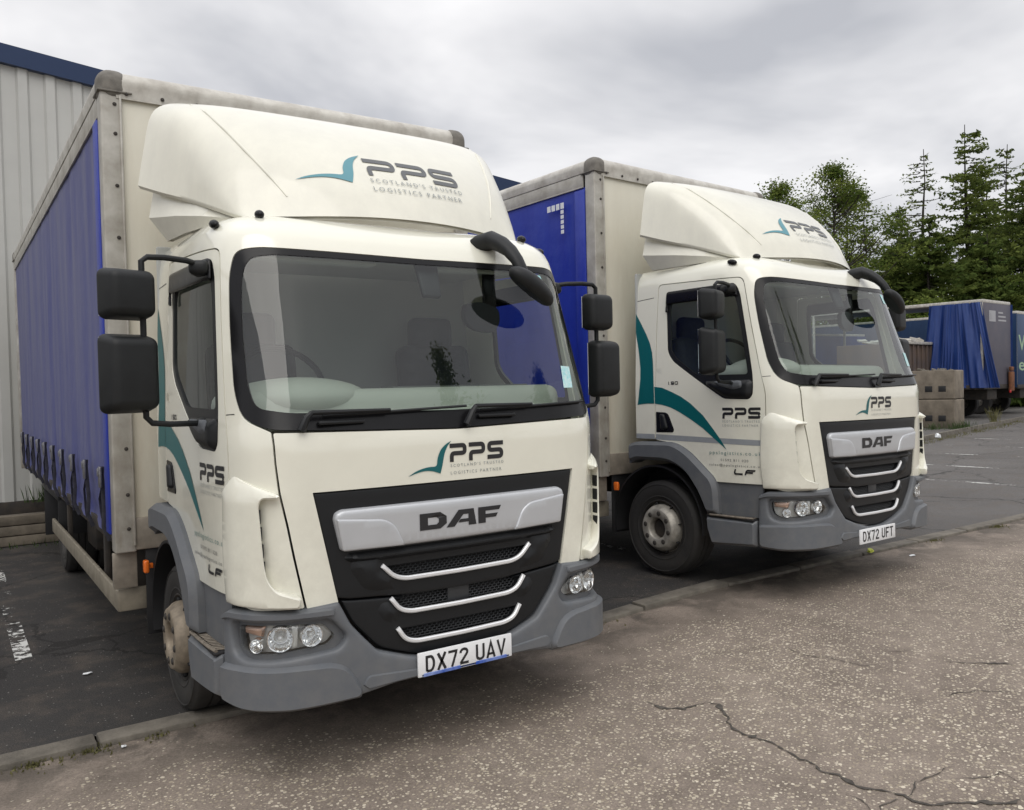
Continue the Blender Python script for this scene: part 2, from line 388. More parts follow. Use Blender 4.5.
def panel(name, outline, m, parent=None, off=0.0, thick=.012, holes=(), step=.05, edge=.03, bevel=None, fn=None, bev_holes=False, sharp=35, lin=False):
    """a sheet lying on the surface fn(s, v, offset): outline and holes are (s, v) polygons; bevel=(height, width) pillows it"""
    fn = fn or SO
    loops = [resample(outline, edge)] + [resample(h, edge) for h in holes]
    V = []; E = []
    for lp in loops:
        b = len(V); V += [Vector(p) for p in lp]
        E += [(b+i, b+(i+1) % len(lp)) for i in range(len(lp))]
    nl = len(V)
    edges_for_bevel = [loops[0]] + (loops[1:] if bev_holes else [])
    if bevel:
        # extra rings that carry the rounded edge
        for li, lp in enumerate(loops):
            if li > 0 and not bev_holes: continue
            ccw = area(lp) > 0; N = len(lp)
            for fr in ((1.0,) if lin else (.25, .5, 1.0)):
                for i in range(N):
                    ax, ay = lp[i-1]; bx, by = lp[(i+1) % N]; dx, dy = bx-ax, by-ay; L = hypot(dx, dy) or 1
                    nx, ny = (-dy/L, dx/L) if ccw else (dy/L, -dx/L)
                    if li > 0: nx, ny = -nx, -ny
                    q = (lp[i][0]+nx*bevel[1]*fr, lp[i][1]+ny*bevel[1]*fr)
                    if inside(q[0], q[1], loops[0]) and min(pdist(q[0], q[1], l) for l in loops) > bevel[1]*fr*.9:
                        V.append(Vector(q))
    xs = [p[0] for p in loops[0]]; ys = [p[1] for p in loops[0]]
    x = math.floor(min(xs)/step)*step
    while x < max(xs):
        y = math.floor(min(ys)/step)*step
        while y < max(ys):
            if inside(x, y, loops[0]) and not any(inside(x, y, h) for h in loops[1:]):
                d = min(pdist(x, y, l) for l in loops)
                lim = max(step*.45, bevel[1]*1.15 if bevel and bevel[1] < step*2 else 0)
                if d > lim: V.append(Vector((x, y)))
            y += step
        x += step
    r = delaunay_2d_cdt(V, E, [], 0, 1e-6)
    P, _, F = r[0], r[1], r[2]
    fs = []
    for f in F:
        cx = sum(P[i].x for i in f)/len(f); cy = sum(P[i].y for i in f)/len(f)
        if inside(cx, cy, loops[0]) and not any(inside(cx, cy, h) for h in loops[1:]):
            fs.append(tuple(f))
    used = sorted({i for f in fs for i in f}); idx = {i: k for k, i in enumerate(used)}
    def O(p):
        if not bevel: return off
        d = min(pdist(p.x, p.y, l) for l in edges_for_bevel)/bevel[1]
        d = min(1, d)
        if lin: return off + bevel[0]*d
        return off + bevel[0]*(1-(1-d)**2)**.5
    ofs = [O(P[i]) for i in used]
    top = [fn(P[i].x, P[i].y, o) for i, o in zip(used, ofs)]
    fs = [tuple(idx[i] for i in f) for f in fs]
    # orient outward
    a, b, c = (Vector(top[i]) for i in fs[0]); nn = (b-a).cross(c-a)
    p = P[used[fs[0][0]]]
    outv = Vector(fn(p.x, p.y, .1))-Vector(fn(p.x, p.y, 0))
    if nn.dot(outv) < 0: fs = [f[::-1] for f in fs]
    vs = list(top)
    if thick > 0:
        n = len(vs)
        vs += [fn(P[i].x, P[i].y, off-thick) for i in used]
        cnt = {}
        for f in fs:
            for i in range(3): e = (f[i], f[(i+1) % 3]); cnt[e] = cnt.get(e, 0)+1
        rim = [(j+0, i+0, i+n, j+n) for (i, j) in cnt if (j, i) not in cnt]
        fs = fs + [tuple(i+n for i in f[::-1]) for f in fs] + rim
    return pydata(name, vs, fs, m, parent, sharp)

def flatfn(origin, U, W, N):
    o, U, W, N = Vector(origin), Vector(U), Vector(W), Vector(N)
    return lambda u, w, d=0: tuple(o+U*u+W*w+N*d)

# ------------------------------------------------------------------ lettering
def stroke(pts, w, closed=False):
    """thick mitred line -> list of quads"""
    P = [Vector(p) for p in pts]; n = len(P); L = []; R = []
    for i in range(n):
        if closed: a, b = P[i-1], P[(i+1) % n]
        else: a, b = P[max(i-1, 0)], P[min(i+1, n-1)]
        d0 = (P[i]-a).normalized() if (P[i]-a).length > 1e-9 else (b-P[i]).normalized()
        d1 = (b-P[i]).normalized() if (b-P[i]).length > 1e-9 else d0
        t = (d0+d1)
        t = t.normalized() if t.length > 1e-6 else d0
        nn = Vector((-t.y, t.x)); k = w/2/max(.35, nn.dot(Vector((-d0.y, d0.x))))
        L.append(P[i]+nn*k); R.append(P[i]-nn*k)
    q = []
    for i in range(n if closed else n-1):
        j = (i+1) % n; q.append([tuple(L[i]), tuple(L[j]), tuple(R[j]), tuple(R[i])])
    return q
def stroke_outline(pts, w):
    q = stroke(pts, w); return [p[0] for p in q]+[q[-1][1]]+[q[-1][2]]+[p[3] for p in q[::-1]]
def rl(pts, r, n=4):
    """open polyline with rounded corners"""
    out = [pts[0]]
    for i in range(1, len(pts)-1):
        P = Vector(pts[i]); a = Vector(pts[i-1])-P; b = Vector(pts[i+1])-P
        k = min(r, a.length*.5, b.length*.5); p0 = P+a.normalized()*k; p1 = P+b.normalized()*k
        for j in range(n+1):
            t = j/n; q = p0*(1-t)**2+P*2*t*(1-t)+p1*t*t; out.append((q.x, q.y))
    out.append(pts[-1]); return out
def arcp(cx, cy, rx, ry, a0, a1, n=8): return [(cx+rx*cos(radians(a0+(a1-a0)*i/n)), cy+ry*sin(radians(a0+(a1-a0)*i/n))) for i in range(n+1)]
def techno(word, W, H, w, gap):
    """wide squared lettering with rounded corners"""
    q = []; x = 0
    h = w/2
    for ch in word:
        l, r, t, b, m = x+h, x+W-h, H-h, h, H*.46
        if ch == 'P': q += stroke(rl([(x, t), (r, t), (r, m), (l, m), (l, 0)], W*.16), w)
        elif ch == 'S': q += stroke(rl([(x+W, t), (l, t), (l, m+.04*H), (r, m+.04*H), (r, b), (x, b)], W*.16), w)
        elif ch == 'L': q += stroke(rl([(l, H), (l, b), (x+W, b)], W*.2), w)
        elif ch == 'F': q += stroke(rl([(l, 0), (l, t), (x+W, t)], W*.16), w) + stroke([(l, m), (x+W*.82, m)], w)
        elif ch == '1': q += stroke([(x+W*.5, 0), (x+W*.5, H)], w)
        elif ch == '9': q += stroke(rl([(r, m), (l, m), (l, t), (r, t), (r, b), (x, b)], W*.15), w)
        elif ch == '0': q += stroke(rl([(l, H*.5), (l, t), (r, t), (r, b), (l, b), (l, H*.5)], W*.15), w)
        x += W+gap
    return q
def plate_word(word, H=.079, W=.050, w=.0125, gap=.011):
    q = []; x = 0; h = w/2
    for ch in word:
        l, r, t, b = x+h, x+W-h, H-h, h
        if ch == ' ': x += W*.62; continue
        if ch == 'D': q += stroke([(l, b), (l, t), (x+W*.55, t)]+arcp(x+W*.5, H*.5, W*.5-h, H*.5-h, 65, -65, 8)+[(x+W*.55, b), (l, b)], w)
        elif ch == 'X': q += stroke([(x+h*.8, 0), (x+W-h*.8, H)], w*1.1) + stroke([(x+h*.8, H), (x+W-h*.8, 0)], w*1.1)
        elif ch == '7': q += stroke([(x, t), (r, t), (r-.003, H*.75), (x+W*.38, 0)], w)
        elif ch == '2': q += stroke([(l, H*.70)]+arcp(x+W*.5, H*.73, W*.5-h, H*.27-h, 165, -35, 10)+[(l+.002, b+.004), (l+.002, b), (x+W, b)], w)
        elif ch == 'U': q += stroke([(l, H)]+arcp(x+W*.5, W*.42, W*.5-h, W*.42-h, 180, 360, 10)+[(r, H)], w)
        elif ch == 'A': q += stroke([(x+h*.6, 0), (x+W*.5, H-h*.6), (x+W-h*.6, 0)], w) + stroke([(x+W*.2, H*.25), (x+W*.8, H*.25)], w*.9)
        elif ch == 'V': q += stroke([(x+h*.6, H), (x+W*.5, h*.6), (x+W-h*.6, H)], w)
        elif ch == 'F': q += stroke([(l, 0), (l, t), (x+W, t)], w) + stroke([(l, H*.48), (x+W*.8, H*.48)], w)
        elif ch == 'T': q += stroke([(x, t), (x+W, t)], w) + stroke([(x+W*.5, t), (x+W*.5, 0)], w)
        x += W+gap
    return q, x-gap
def poly_tri(polys):
    """polygons (may be concave) -> verts, tris"""
    from mathutils.geometry import tessellate_polygon
    V = []; F = []
    for p in polys:
        b = len(V); V += [tuple(q[:2]) for q in p]
        if len(p) <= 4: F.append(tuple(range(b, b+len(p))))
        else:
            for t in tessellate_polygon([[Vector((q[0], q[1], 0)) for q in p]]): F.append(tuple(b+i for i in t))
    return V, F
FONT_CACHE = {}
def font_mesh(text, size=1.0, spacing=1.0, bold=0.0, wide=1.0):
    cu = bpy.data.curves.new('t', 'FONT'); cu.body = text; cu.size = size; cu.space_character = spacing; cu.offset = bold; cu.resolution_u = 2
    o = bpy.data.objects.new('t', cu); C.objects.link(o)
    dg = bpy.context.evaluated_depsgraph_get(); me = bpy.data.meshes.new_from_object(o.evaluated_get(dg))
    V = [(v.co.x*wide, v.co.y) for v in me.vertices]; F = [tuple(p.vertices) for p in me.polygons]
    bpy.data.objects.remove(o); bpy.data.curves.remove(cu); bpy.data.meshes.remove(me)
    return V, F
def decal(name, parts, m, parent, fn, off=.0025, sub=.03, sharp=None):
    """parts: list of (verts2d, faces, (u0, w0), scale(su, sw)) laid on fn(u, w, off)"""
    bm = bmesh.new()
    for V, F, o, sc in parts:
        vs = [bm.verts.new((o[0]+x*sc[0], o[1]+y*sc[1], 0)) for x, y in V]
        for f in F:
            try: bm.faces.new([vs[i] for i in f])
            except ValueError: pass
    if sub:
        for _ in range(5):
            es = [e for e in bm.edges if e.calc_length() > sub]
            if not es: break
            bmesh.ops.subdivide_edges(bm, edges=es, cuts=1, use_grid_fill=False)
            bmesh.ops.triangulate(bm, faces=[f for f in bm.faces if len(f.verts) > 3])
    for v in bm.verts: v.co = Vector(fn(v.co.x, v.co.y, off))
    bm.normal_update()
    me = bpy.data.meshes.new(name); bm.to_mesh(me); bm.free()
    return link(name, me, m, parent, sharp)
def fit_text(text, u0, u1, w0, h, **k):
    V, F = font_mesh(text, 1.0, **k)
    xs = [v[0] for v in V]; ys = [v[1] for v in V]
    s = (u1-u0)/(max(xs)-min(xs)); hh = h/(max(ys)-min(ys))
    return ([(x-min(xs), y-min(ys)) for x, y in V], F, (u0, w0), (s, hh))
# ------------------------------------------------------------------ the lorry (front at y = 0, nose towards -y, ground at z = 0)
LOGO = [(-.269,1.325),(-.235,1.345),(-.195,1.358),(-.155,1.364),(-.117,1.362),(-.114,1.40),(-.097,1.44),(-.068,1.466),(-.036,1.481),(-.060,1.455),(-.076,1.42),(-.086,1.37),(-.099,1.328),(-.14,1.343),(-.18,1.347),(-.225,1.339)]
LOGO = [(x+.269, y-1.325) for x, y in LOGO]
LOGO = fillet([(x, y, 0 if i in (0,8,12) else .02) for i, (x, y) in enumerate(LOGO)], n=4)
DOOR = [(1.145,.83,.02),(1.139,1.34,.2),(1.142,1.63,.2),(1.118,2.05,.2),(1.085,2.405,.05),(2.10,2.44,.05),(2.16,2.0,.3),(2.206,1.40,.1),(2.203,1.142,.02),(1.996,1.12,.06),(1.918,1.074,.06),(1.64,.85,.05),(1.58,.828,.03)]
WINOUT = [(1.985,2.368,.04),(1.165,2.366,.04),(1.145,2.28,.04),(1.205,1.64,.1),(1.24,1.50,.05),(1.27,1.468,.03),(1.496,1.475,.06),(1.56,1.512,.05),(1.747,1.636,.05),(1.985,1.795,.06),(2.035,1.87,.05),(2.012,2.26,.1)]
WINGL = [(1.955,2.275,.03),(1.21,2.275,.03),(1.20,2.2,.03),(1.245,1.66,.03),(1.735,1.668,.05),(1.955,1.825,.05),(1.998,1.885,.05),(1.978,2.2,.1)]
WS_HALF = [(0,2.388),(.86,2.40,.05),(.975,2.385,.07),(1.025,2.27,.1),(1.05,2.03,.1),(1.058,1.74,.1),(1.02,1.625,.08),(.90,1.572,.08),(.60,1.558,.2),(0,1.542)]
WG_HALF = [(0,2.362),(.80,2.368,.05),(.915,2.35,.06),(.955,2.25,.1),(.975,2.03,.1),(.975,1.76,.08),(.945,1.665,.07),(.80,1.64,.05),(0,1.628)]
SHELL_HALF = [(0,2.392),(.86,2.404,.05),(.979,2.389,.07),(1.029,2.27,.1),(1.054,2.03,.1),(1.062,1.74,.1),(1.024,1.622,.08),(.905,1.568,.03),
              (.888,1.560,.005),(.880,1.421),(.867,1.293),(.838,1.154),(.813,1.011),(.770,.79,.01),(1.0,.785),(1.137,.812,.01),(1.132,1.34,.2),(1.135,1.63,.2),(1.111,2.05,.2),(1.078,2.412,.05),
              (2.107,2.447,.05),(2.167,2.0,.3),(2.213,1.40,.1),(2.211,1.148,.01),(2.428,1.15,.01),(2.428,2.4,.05),(2.428,3.28,.05),(0,3.28)]
GR_TOP = [(0,1.285),(.718,1.285,.012)]
GR_LOW = [(.613,.797,.01),(.56,.69,.08),(.505,.63,.05),(.44,.558,.06),(.29,.503,.1),(.123,.463,.1),(0,.457)]
HL = [(1.113,.705,.02),(.954,.716,.02),(.79,.716,.02),(.690,.706,.02),(.633,.646,.02),(.671,.610,.02),(.793,.603,.02),(.922,.590,.02),(1.034,.584,.03),(1.092,.606,.03),(1.110,.65,.02)]

def half_panel(name, half, m, parent, **k):
    return panel(name, fillet(sym(half)), m, parent, **k)
def both(f):
    for sg in (-1, 1): f(sg)
def sd(poly, sg): return fillet(poly) if sg > 0 else fillet(mir(poly))

def small_text_block(parent, m, u0, w0, wid, fn=SO, h=.019, gap=.03, name='tagline', off=.0028):
    p = [fit_text("SCOTLAND'S TRUSTED", u0, u0+wid, w0+gap, h, spacing=1.5), fit_text("LOGISTICS PARTNER", u0, u0+wid*.955, w0, h, spacing=1.5)]
    return decal(name, p, m, parent, fn, off=off, sub=0 if fn is SO else .04)

def sstep0(a, b, x):
    t = max(0, min(1, (x-a)/(b-a))); return t*t*(3-2*t)
M['nut'] = mat('dark_nut', (.05,.045,.04), .6, .3)
M['mesh'] = mat('grille_mesh_plastic', (.035,.037,.04), .4)
def make_lorry(label):
    root = empty('lorry', label, 'lorry', group='white lorries parked in the bays')
    # ---- cab shell
    shell = half_panel('cab_shell', SHELL_HALF, M['paint'], root, thick=.02, step=.05, edge=.025)
    def scoop(sg):
        P = [(1.100,1.372,.03),(1.172,1.318,.03),(1.188,.99,.1),(1.165,.80,.01),(.80,.792,.01),(.79,.848,.01),(.905,.886,.05),(.938,.935,.03),(.950,1.01,.05),(.966,1.245,.02),(.955,1.268,.01),(.878,1.268,.004),(.872,1.296,.01)]
        def SOD(s, v, o):
            p = S(s, v); k = sstep0(1.0, 1.16, abs(s)); d = Vector((sg*k, -(1-k)-.15, 0)).normalized()
            t = max(0, min(1, (1.374-v)/.085)) if o > 0 else 1; o *= t*(1-.62*k); return (p[0]+d.x*o, p[1]+d.y*o, p[2])
        s = panel('corner_air_duct', sd(P, sg), M['paint'], root, off=.0, thick=.02, step=.04, edge=.012, bevel=(.060,.016), fn=SOD)
        P2 = [(.956,1.235),(.948,1.02),(.93,.935)]
        bm = BM()
        for k in range(4):
            z = 1.20-k*.074; q = S(sg*(.950+(z-1.01)*.068+.004), z); rbox(bm, (q[0]-sg*.001, q[1]-.028, z), (.006,.036,.060), .001, 1)
        obj('duct_slot', bm, M['black'], s)
    both(scoop)
    # dark lining behind the panel gaps and the closed rear of the cab
    bm = BM(); rbox(bm, (0,1.575,1.86), (2.04,.03,1.42), .01)
    obj('cab_rear_wall', bm, M['lining'], root)
    # ---- bonnet flap
    half_panel('bonnet_flap', [(0,1.29),(.722,1.29,.004),(.622,.795,.03),(.630,.787,.01),(.760,.787,.004),(.803,1.011),(.828,1.154),(.857,1.293),(.871,1.421),(.878,1.556,.01),(.60,1.550,.1),(0,1.535)],
               M['paint'], root, thick=.02, step=.05, edge=.025)
    flap = root.children[-1]
    decal('company_lettering', [(*poly_tri(techno('PPS', .094, .088, .021, .013)), (-.046,1.379), (1,1))], M['letter'], flap, SO)
    decal('wing_emblem', [(*poly_tri([LOGO]), (-.269,1.325), (1,1))], M['teal'], flap, SO)
    small_text_block(flap, M['text_grey'], -.043, 1.319, .305, h=.015, gap=.035)
    # ---- black grille: upper and lower module
    def slot(x1, x0, zt, zb): return fillet(sym([(0,zt),(x1,zt,.004),(x0+.02,zb+.018,.03),(x0-.03,zb,.03),(0,zb-.002)]))
    s1, s2, s3 = slot(.405,.33,.925,.862), slot(.355,.305,.770,.705), slot(.325,.28,.625,.562)
    up = panel('grille', fillet(sym(GR_TOP+[(.622,.812,.006),(.57,.80,.02),(.45,.792,.02),(.24,.775,.05),(0,.772)])), M['black'], root, off=-.012, thick=.045, holes=[s1], edge=.02, step=.05, bevel=(.006,.01))
    panel('grille_blade', fillet(sym([(0,.99),(.55,.99,.02),(.565,.93,.02),(.50,.83,.03),(.44,.815,.03),(.235,.80,.05),(0,.797)])), M['black'], up, off=-.008, thick=.03, holes=[s1], edge=.02, bevel=(.024,.045), bev_holes=True, lin=True)
    low = panel('lower_grille', fillet(sym([(0,.762),(.24,.765,.05),(.45,.782,.02),(.56,.79,.02)]+[(a[0]-.008,)+tuple(a[1:]) if a[0] > .02 else a for a in GR_LOW])), M['black'], root, off=-.014, thick=.045, holes=[s2,s3], edge=.02, bevel=(.006,.01))
    panel('grille_blade', fillet(sym([(0,.778-.02),(.40,.782-.015,.02),(.46,.752,.03),(.41,.665,.03),(.36,.655,.03),(0,.648)])), M['black'], low, off=-.012, thick=.03, holes=[s2], edge=.02, bevel=(.024,.045), bev_holes=True, lin=True)
    panel('grille_blade', fillet(sym([(0,.638),(.375,.64,.02),(.39,.60,.03),(.33,.52,.05),(.25,.502,.05),(0,.49)])), M['black'], low, off=-.012, thick=.03, holes=[s3], edge=.02, bevel=(.024,.045), bev_holes=True, lin=True)
    # mesh behind the openings (one object per opening): expanded-metal cells
    for (x1, x0, zt, zb, g) in ((.41,.33,.93,.858,0), (.36,.305,.775,.70,1), (.33,.28,.63,.557,0)):
        bm = BM()
        n = 0; z = zb-.004
        while z < zt+.004:
            a = tube(bm, [SO(-x1-.01+i*(2*x1+.02)/10, z, -.036) for i in range(11)], .0026, 4); z += .0125; n += 1
        for r in range(n-1):
            zz = zb-.004+r*.0125; x = -x1 + (r % 2)*.013
            while x < x1:
                p = SO(x, zz, -.036); q = SO(x+.006, zz+.0125, -.036); tube(bm, [p, q], .0024, 4, cap=False); x += .026
        if g: rbox(bm, (0,-.022+.06,(zt+zb)/2), (.12,.02,zt-zb+.03), .004)
        mesh_o = obj('grille_mesh', bm, M['mesh'], up if g == 0 and zt > .9 else low)
    half_panel('radiator_backing', [(0,.98),(.50,.98),(.42,.52),(0,.49)], M['rubber'], root, off=-.085, thick=.01)
    for (x1, x0, zt, zb) in ((.412,.30,.932,.857), (.372,.275,.775,.700), (.342,.25,.632,.556)):
        L = rl([(-x1,zt),(-x0-.055,zb+.018),(-x0,zb),(0,zb-.003),(x0,zb),(x0+.055,zb+.018),(x1,zt)], .05, 5)
        panel('chrome_strip', stroke_outline(L, .0205), M['chrome'], root, off=.006, thick=.01, edge=.02, step=.05, bevel=(.005,.005), lin=True)
    panel('grille_ledge', fillet(sym([(0,1.004),(.608,1.008,.02),(.575,.966,.03),(.52,.955,.03),(0,.952)])), M['black'], up, off=-.008, thick=.02, edge=.02, step=.04, bevel=(.030,.022), lin=True)
    # ---- silver badge panel
    BDG = sym([(0,1.205),(.60,1.205,.02),(.628,1.192,.012),(.636,1.165,.01),(.606,1.024,.012),(.58,1.016,.01),(.30,1.012,.05),(0,1.011)])
    bd = panel('grille_badge', fillet(BDG), M['silver'], root, off=.004, thick=.02, edge=.015, step=.04, bevel=(.022,.022))
    for sg in (-1, 1):
        panel('badge_facet', sd([(.628,1.168,.01),(.40,1.146,.03),(.35,1.112,.03),(.305,1.016,.004),(.602,1.022,.01)], sg), M['silver'], bd, off=.024, thick=.004, edge=.015, step=.03, bevel=(.009,.010))
    hh = .078
    D = [[(0,0),(0,hh),(.105,hh),(.142,hh*.78),(.142,hh*.22),(.105,0)], ]
    Ws = .142
    V, F = poly_tri([[(0,0),(0,hh),(.042,hh),(.042,0)], [(.042,hh),(.108,hh),(.142,hh*.72),(.142,hh*.5),(.100,hh*.5),(.100,hh*.60),(.088,hh*.72),(.042,hh*.72)],
                     [(.042,0),(.042,hh*.28),(.088,hh*.28),(.100,hh*.4),(.100,hh*.5),(.142,hh*.5),(.142,hh*.28),(.108,0)],
                     [(.140,0),(.208,hh),(.262,hh),(.262,hh*.70),(.233,hh*.70),(.184,0)], [(.262,hh),(.292,hh),(.306,0),(.262,0)],[(.205,hh*.22),(.262,hh*.22),(.262,hh*.42),(.217,hh*.42)],
                     [(.318,0),(.318,hh),(.36,hh),(.36,0)], [(.36,hh),(.452,hh),(.440,hh*.74),(.36,hh*.74)], [(.36,hh*.54),(.432,hh*.54),(.420,hh*.30),(.36,hh*.30)]])
    decal('maker_lettering', [(V, F, (-.228,1.072), (1,1))], M['letter'], bd, SO, off=.0285)
    # ---- windscreen
    ws = half_panel('windscreen', WG_HALF, M['glass'], root, off=-.004, thick=0, step=.06)
    panel('windscreen_seal', fillet(sym(WS_HALF)), M['gloss_black'], root, off=-.001, thick=.012, holes=[fillet(sym(WG_HALF))], edge=.025, step=.05)
    panel('sticker', [(.735,1.72),(.81,1.72),(.83,1.835),(.755,1.84)], M['sticker'], ws, off=-.001, thick=0)
    panel('sticker', [(.74,2.27),(.80,2.27),(.78,2.35),(.73,2.35)], M['sticker'], ws, off=-.001, thick=0)
    # wipers
    for a, b, c in (((-.76,1.560),(-.715,1.625),(.02,1.640)), ((.05,1.552),(.105,1.628),(.80,1.640))):
        bm = BM()
        A = SO(*a[:2], .02); B = SO(b[0], b[1], .045); Cc = SO((b[0]+c[0])/2, (b[1]+c[1])/2-.004, .035); E = SO(c[0], c[1], .022)
        tube(bm, [A, SO((a[0]+b[0])/2, (a[1]+b[1])/2+.01, .045), B], [.02,.015,.011], 8)
        tube(bm, [B, Cc], [.011,.008], 8)
        tube(bm, [SO(a[0]+.1+(c[0]-a[0]-.05)*i/8, 1.618+.022*i/8, .014) for i in range(9)], .007, 6)
        rbox(bm, SO((a[0]+b[0])/2+.16, 1.590, .008), (.22,.03,.018), .008)
        obj('wiper', bm, M['black'], root)
    # ---- interior
    bm = BM()
    rbox(bm, (0,.62,1.62), (1.90,.44,.24), .07, 4); rbox(bm, (0,.36,1.59), (1.74,.3,.09), .03, 3)
    t = bmesh.new(); bmesh.ops.create_uvsphere(t, u_segments=28, v_segments=14, radius=1)
    for v in t.verts: v.co = Vector((v.co.x*.36-.57, v.co.y*.24+.60, v.co.z*.105+1.70))
    tm = bpy.data.meshes.new('t'); t.to_mesh(tm); t.free(); bm.from_mesh(tm); bpy.data.meshes.remove(tm)
    dash = obj('dashboard', bm, M['dash'], root)
    bm = BM(); rbox(bm, (.12,.58,1.742), (.42,.16,.012), .004); rbox(bm, (.52,.56,1.742), (.46,.18,.010), .004)
    obj('dashboard_mat', bm, M['dash_dark'], dash)
    bm = BM(); t = bmesh.new()
    R_, r_ = .215, .016
    for i in range(36):
        pass
    t.free()
    ring = [(R_*cos(2*pi*i/36), R_*sin(2*pi*i/36)) for i in range(37)]
    ca, sa = cos(radians(38)), sin(radians(38))
    cc = Vector((-.58,.80,1.795))
    tube(bm, [cc+Vector((x, y*sa, y*ca)) for x, y in ring], r_, 8, cap=False)
    for a in (200, 340, 270): tube(bm, [cc+Vector((0,-.03,-.02)), cc+Vector((R_*cos(radians(a)), R_*sin(radians(a))*sa, R_*sin(radians(a))*ca))], .014, 6)
    tube(bm, [cc+Vector((0,-.01,-.02)), cc+Vector((0,-.25,-.35))], .04, 10)
    obj('steering_wheel', bm, M['black'], root)
    for x in (-.58, .60):
        bm = BM(); rbox(bm, (x,1.28,1.62), (.50,.16,.78), .06, 4, rot=(radians(-8),0,0)); rbox(bm, (x,1.35,2.08), (.30,.12,.22), .05, 4)
        rbox(bm, (x,1.08,1.27), (.52,.5,.16), .05, 4)
        obj('seat', bm, M['seat'], root)
    bm = BM(); rbox(bm, (0,.95,1.0), (1.9,1.2,.06), .01); obj('cab_floor', bm, M['dash_dark'], root)
    bm = BM(); rbox(bm, (0,1.02,2.47), (1.76,1.0,.05), .02); obj('headlining', bm, M['dash'], root)
    bm = BM(); prism(bm, fillet([(-.125,.065),(-.02,.085),(.115,.05),(.122,-.03),(.07,-.092),(-.06,-.075),(-.125,-.03)], .035), lambda u, w, d: (.465+u,.48+d+.1*u,2.125+w), .04)
    rbox(bm, (.52,.50,2.31), (.085,.02,.26), .008)
    obj('interior_mirror', bm, M['gloss_black'], root)
    bm = BM(); rbox(bm, (.045,.335,2.29), (.12,.03,.20), .012, 3, rot=(radians(-20),0,0), shape=lambda v: (v.x*(1.0+1.2*v.z), v.y, v.z)); obj('sensor_housing', bm, M['black'], root)
    for x in (-.5, .45):
        bm = BM(); rbox(bm, (x-.0,.50,2.375), (.62,.10,.02), .008); obj('sun_visor', bm, M['lining'], root)
    # ---- doors
    def door(sg):
        d = panel('cab_door', sd(DOOR, sg), M['paint'], root, thick=.025, holes=[sd(WINOUT, sg)], edge=.025, step=.06)
        fr = panel('door_window_frame', sd(WINOUT, sg), M['black'], d, off=-.004, thick=.018, holes=[sd(WINGL, sg)], edge=.025)
        panel('door_window', sd(WINGL, sg), M['side_glass'], d, off=-.012, thick=0, step=.08)
        panel('wind_deflector', sd([(1.99,2.262,.01),(1.17,2.262,.01),(1.165,2.366,.03),(1.99,2.368,.03),(2.02,2.20,.01),(1.985,2.2,.01)], sg), M['gloss_black'], d, off=.012, thick=.004, edge=.03, bevel=(.012,.03))
        panel('mirror_base', sd([(1.25,1.50,.03),(1.28,1.475,.03),(1.49,1.485,.05),(1.70,1.618,.03),(1.22,1.618,.02)], sg), M['black'], d, off=.0, thick=.01, edge=.02, bevel=(.035,.08))
        panel('mirror_base', sd([(1.30,1.56,.03),(1.38,1.545,.03),(1.50,1.575,.03),(1.56,1.612,.02),(1.30,1.612,.02)], sg), M['arch'], d, off=.03, thick=.01, edge=.02, bevel=(.012,.04))
        H = panel('door_handle', sd([(2.198,1.378,.01),(2.065,1.372,.04),(2.00,1.23,.03),(2.01,1.206,.015),(2.198,1.204,.01)], sg), M['gloss_black'], d, off=-.001, thick=.004, edge=.015, bevel=(.006,.01))
        panel('handle_grip', sd([(2.15,1.36,.01),(2.10,1.36,.02),(2.06,1.24,.02),(2.10,1.225,.02),(2.14,1.23,.01)], sg), M['black'], H, off=.004, thick=.004, edge=.012, bevel=(.018,.02))
        # lettering; on either side it reads along +s
        def U(a, b): return (-b, -a) if sg < 0 else (a, b)
        a, b = U(1.175, 1.511)
        decal('company_lettering', [(*poly_tri(techno('PPS', .103, .085, .021, .0135)), (a, 1.322), (1,1))], M['letter'], d, SO)
        small_text_block(d, M['text_grey'], a, 1.262, .33, h=.017, gap=.031)
        a, b = U(1.175, 1.641); decal('web_address', [fit_text('ppslogistics.co.uk', a, b, 1.035, .036, spacing=1.35)], M['text_pale'], d, SO, sub=0)
        a, b = U(1.285, 1.535); decal('phone_number', [fit_text('01592 811 020', a, b, .992, .019, spacing=1.3)], M['letter_grey'], d, SO, sub=0)
        a, b = U(1.165, 1.646); decal('mail_address', [fit_text('sales@ppslogistics.co.uk', a, b, .948, .024, spacing=1.3)], M['letter_grey'], d, SO, sub=0)
        a, b = U(1.233, 1.419)
        V, F = poly_tri(techno('LF', .082, .043, .0135, .018)); V = [(x+.3*y, y) for x, y in V]
        decal('model_badge', [(V, F, (a, .893), (1,1))], M['letter'], d, SO, off=.004)
        a, b = U(1.935, 2.06)
        decal('power_badge', [(*poly_tri(techno('190', .036, .027, .007, .006)), (a, 1.60), (1,1))], M['letter'], d, SO)
        sw2 = [(2.206,1.589),(2.12,1.578),(2.03,1.546),(1.92,1.500),(1.824,1.444),(1.70,1.348),(1.60,1.238),(1.53,1.155),(1.478,1.081),(1.53,1.120),(1.593,1.165),(1.71,1.250),(1.828,1.318),(1.94,1.375),(2.035,1.414),(2.12,1.435),(2.206,1.446)]
        panel('wing_emblem', [(sg*x, y) for x, y in sw2], M['teal'], d, off=.0025, thick=0, edge=.03)
        sw1 = [(2.426,2.223),(2.36,2.14),(2.287,2.037),(2.245,1.96),(2.22,1.88),(2.213,1.78),(2.213,1.446),(2.28,1.448),(2.34,1.445),(2.404,1.438),(2.385,1.54),(2.369,1.656),(2.368,1.75),(2.381,1.86),(2.40,1.96),(2.426,2.06)]
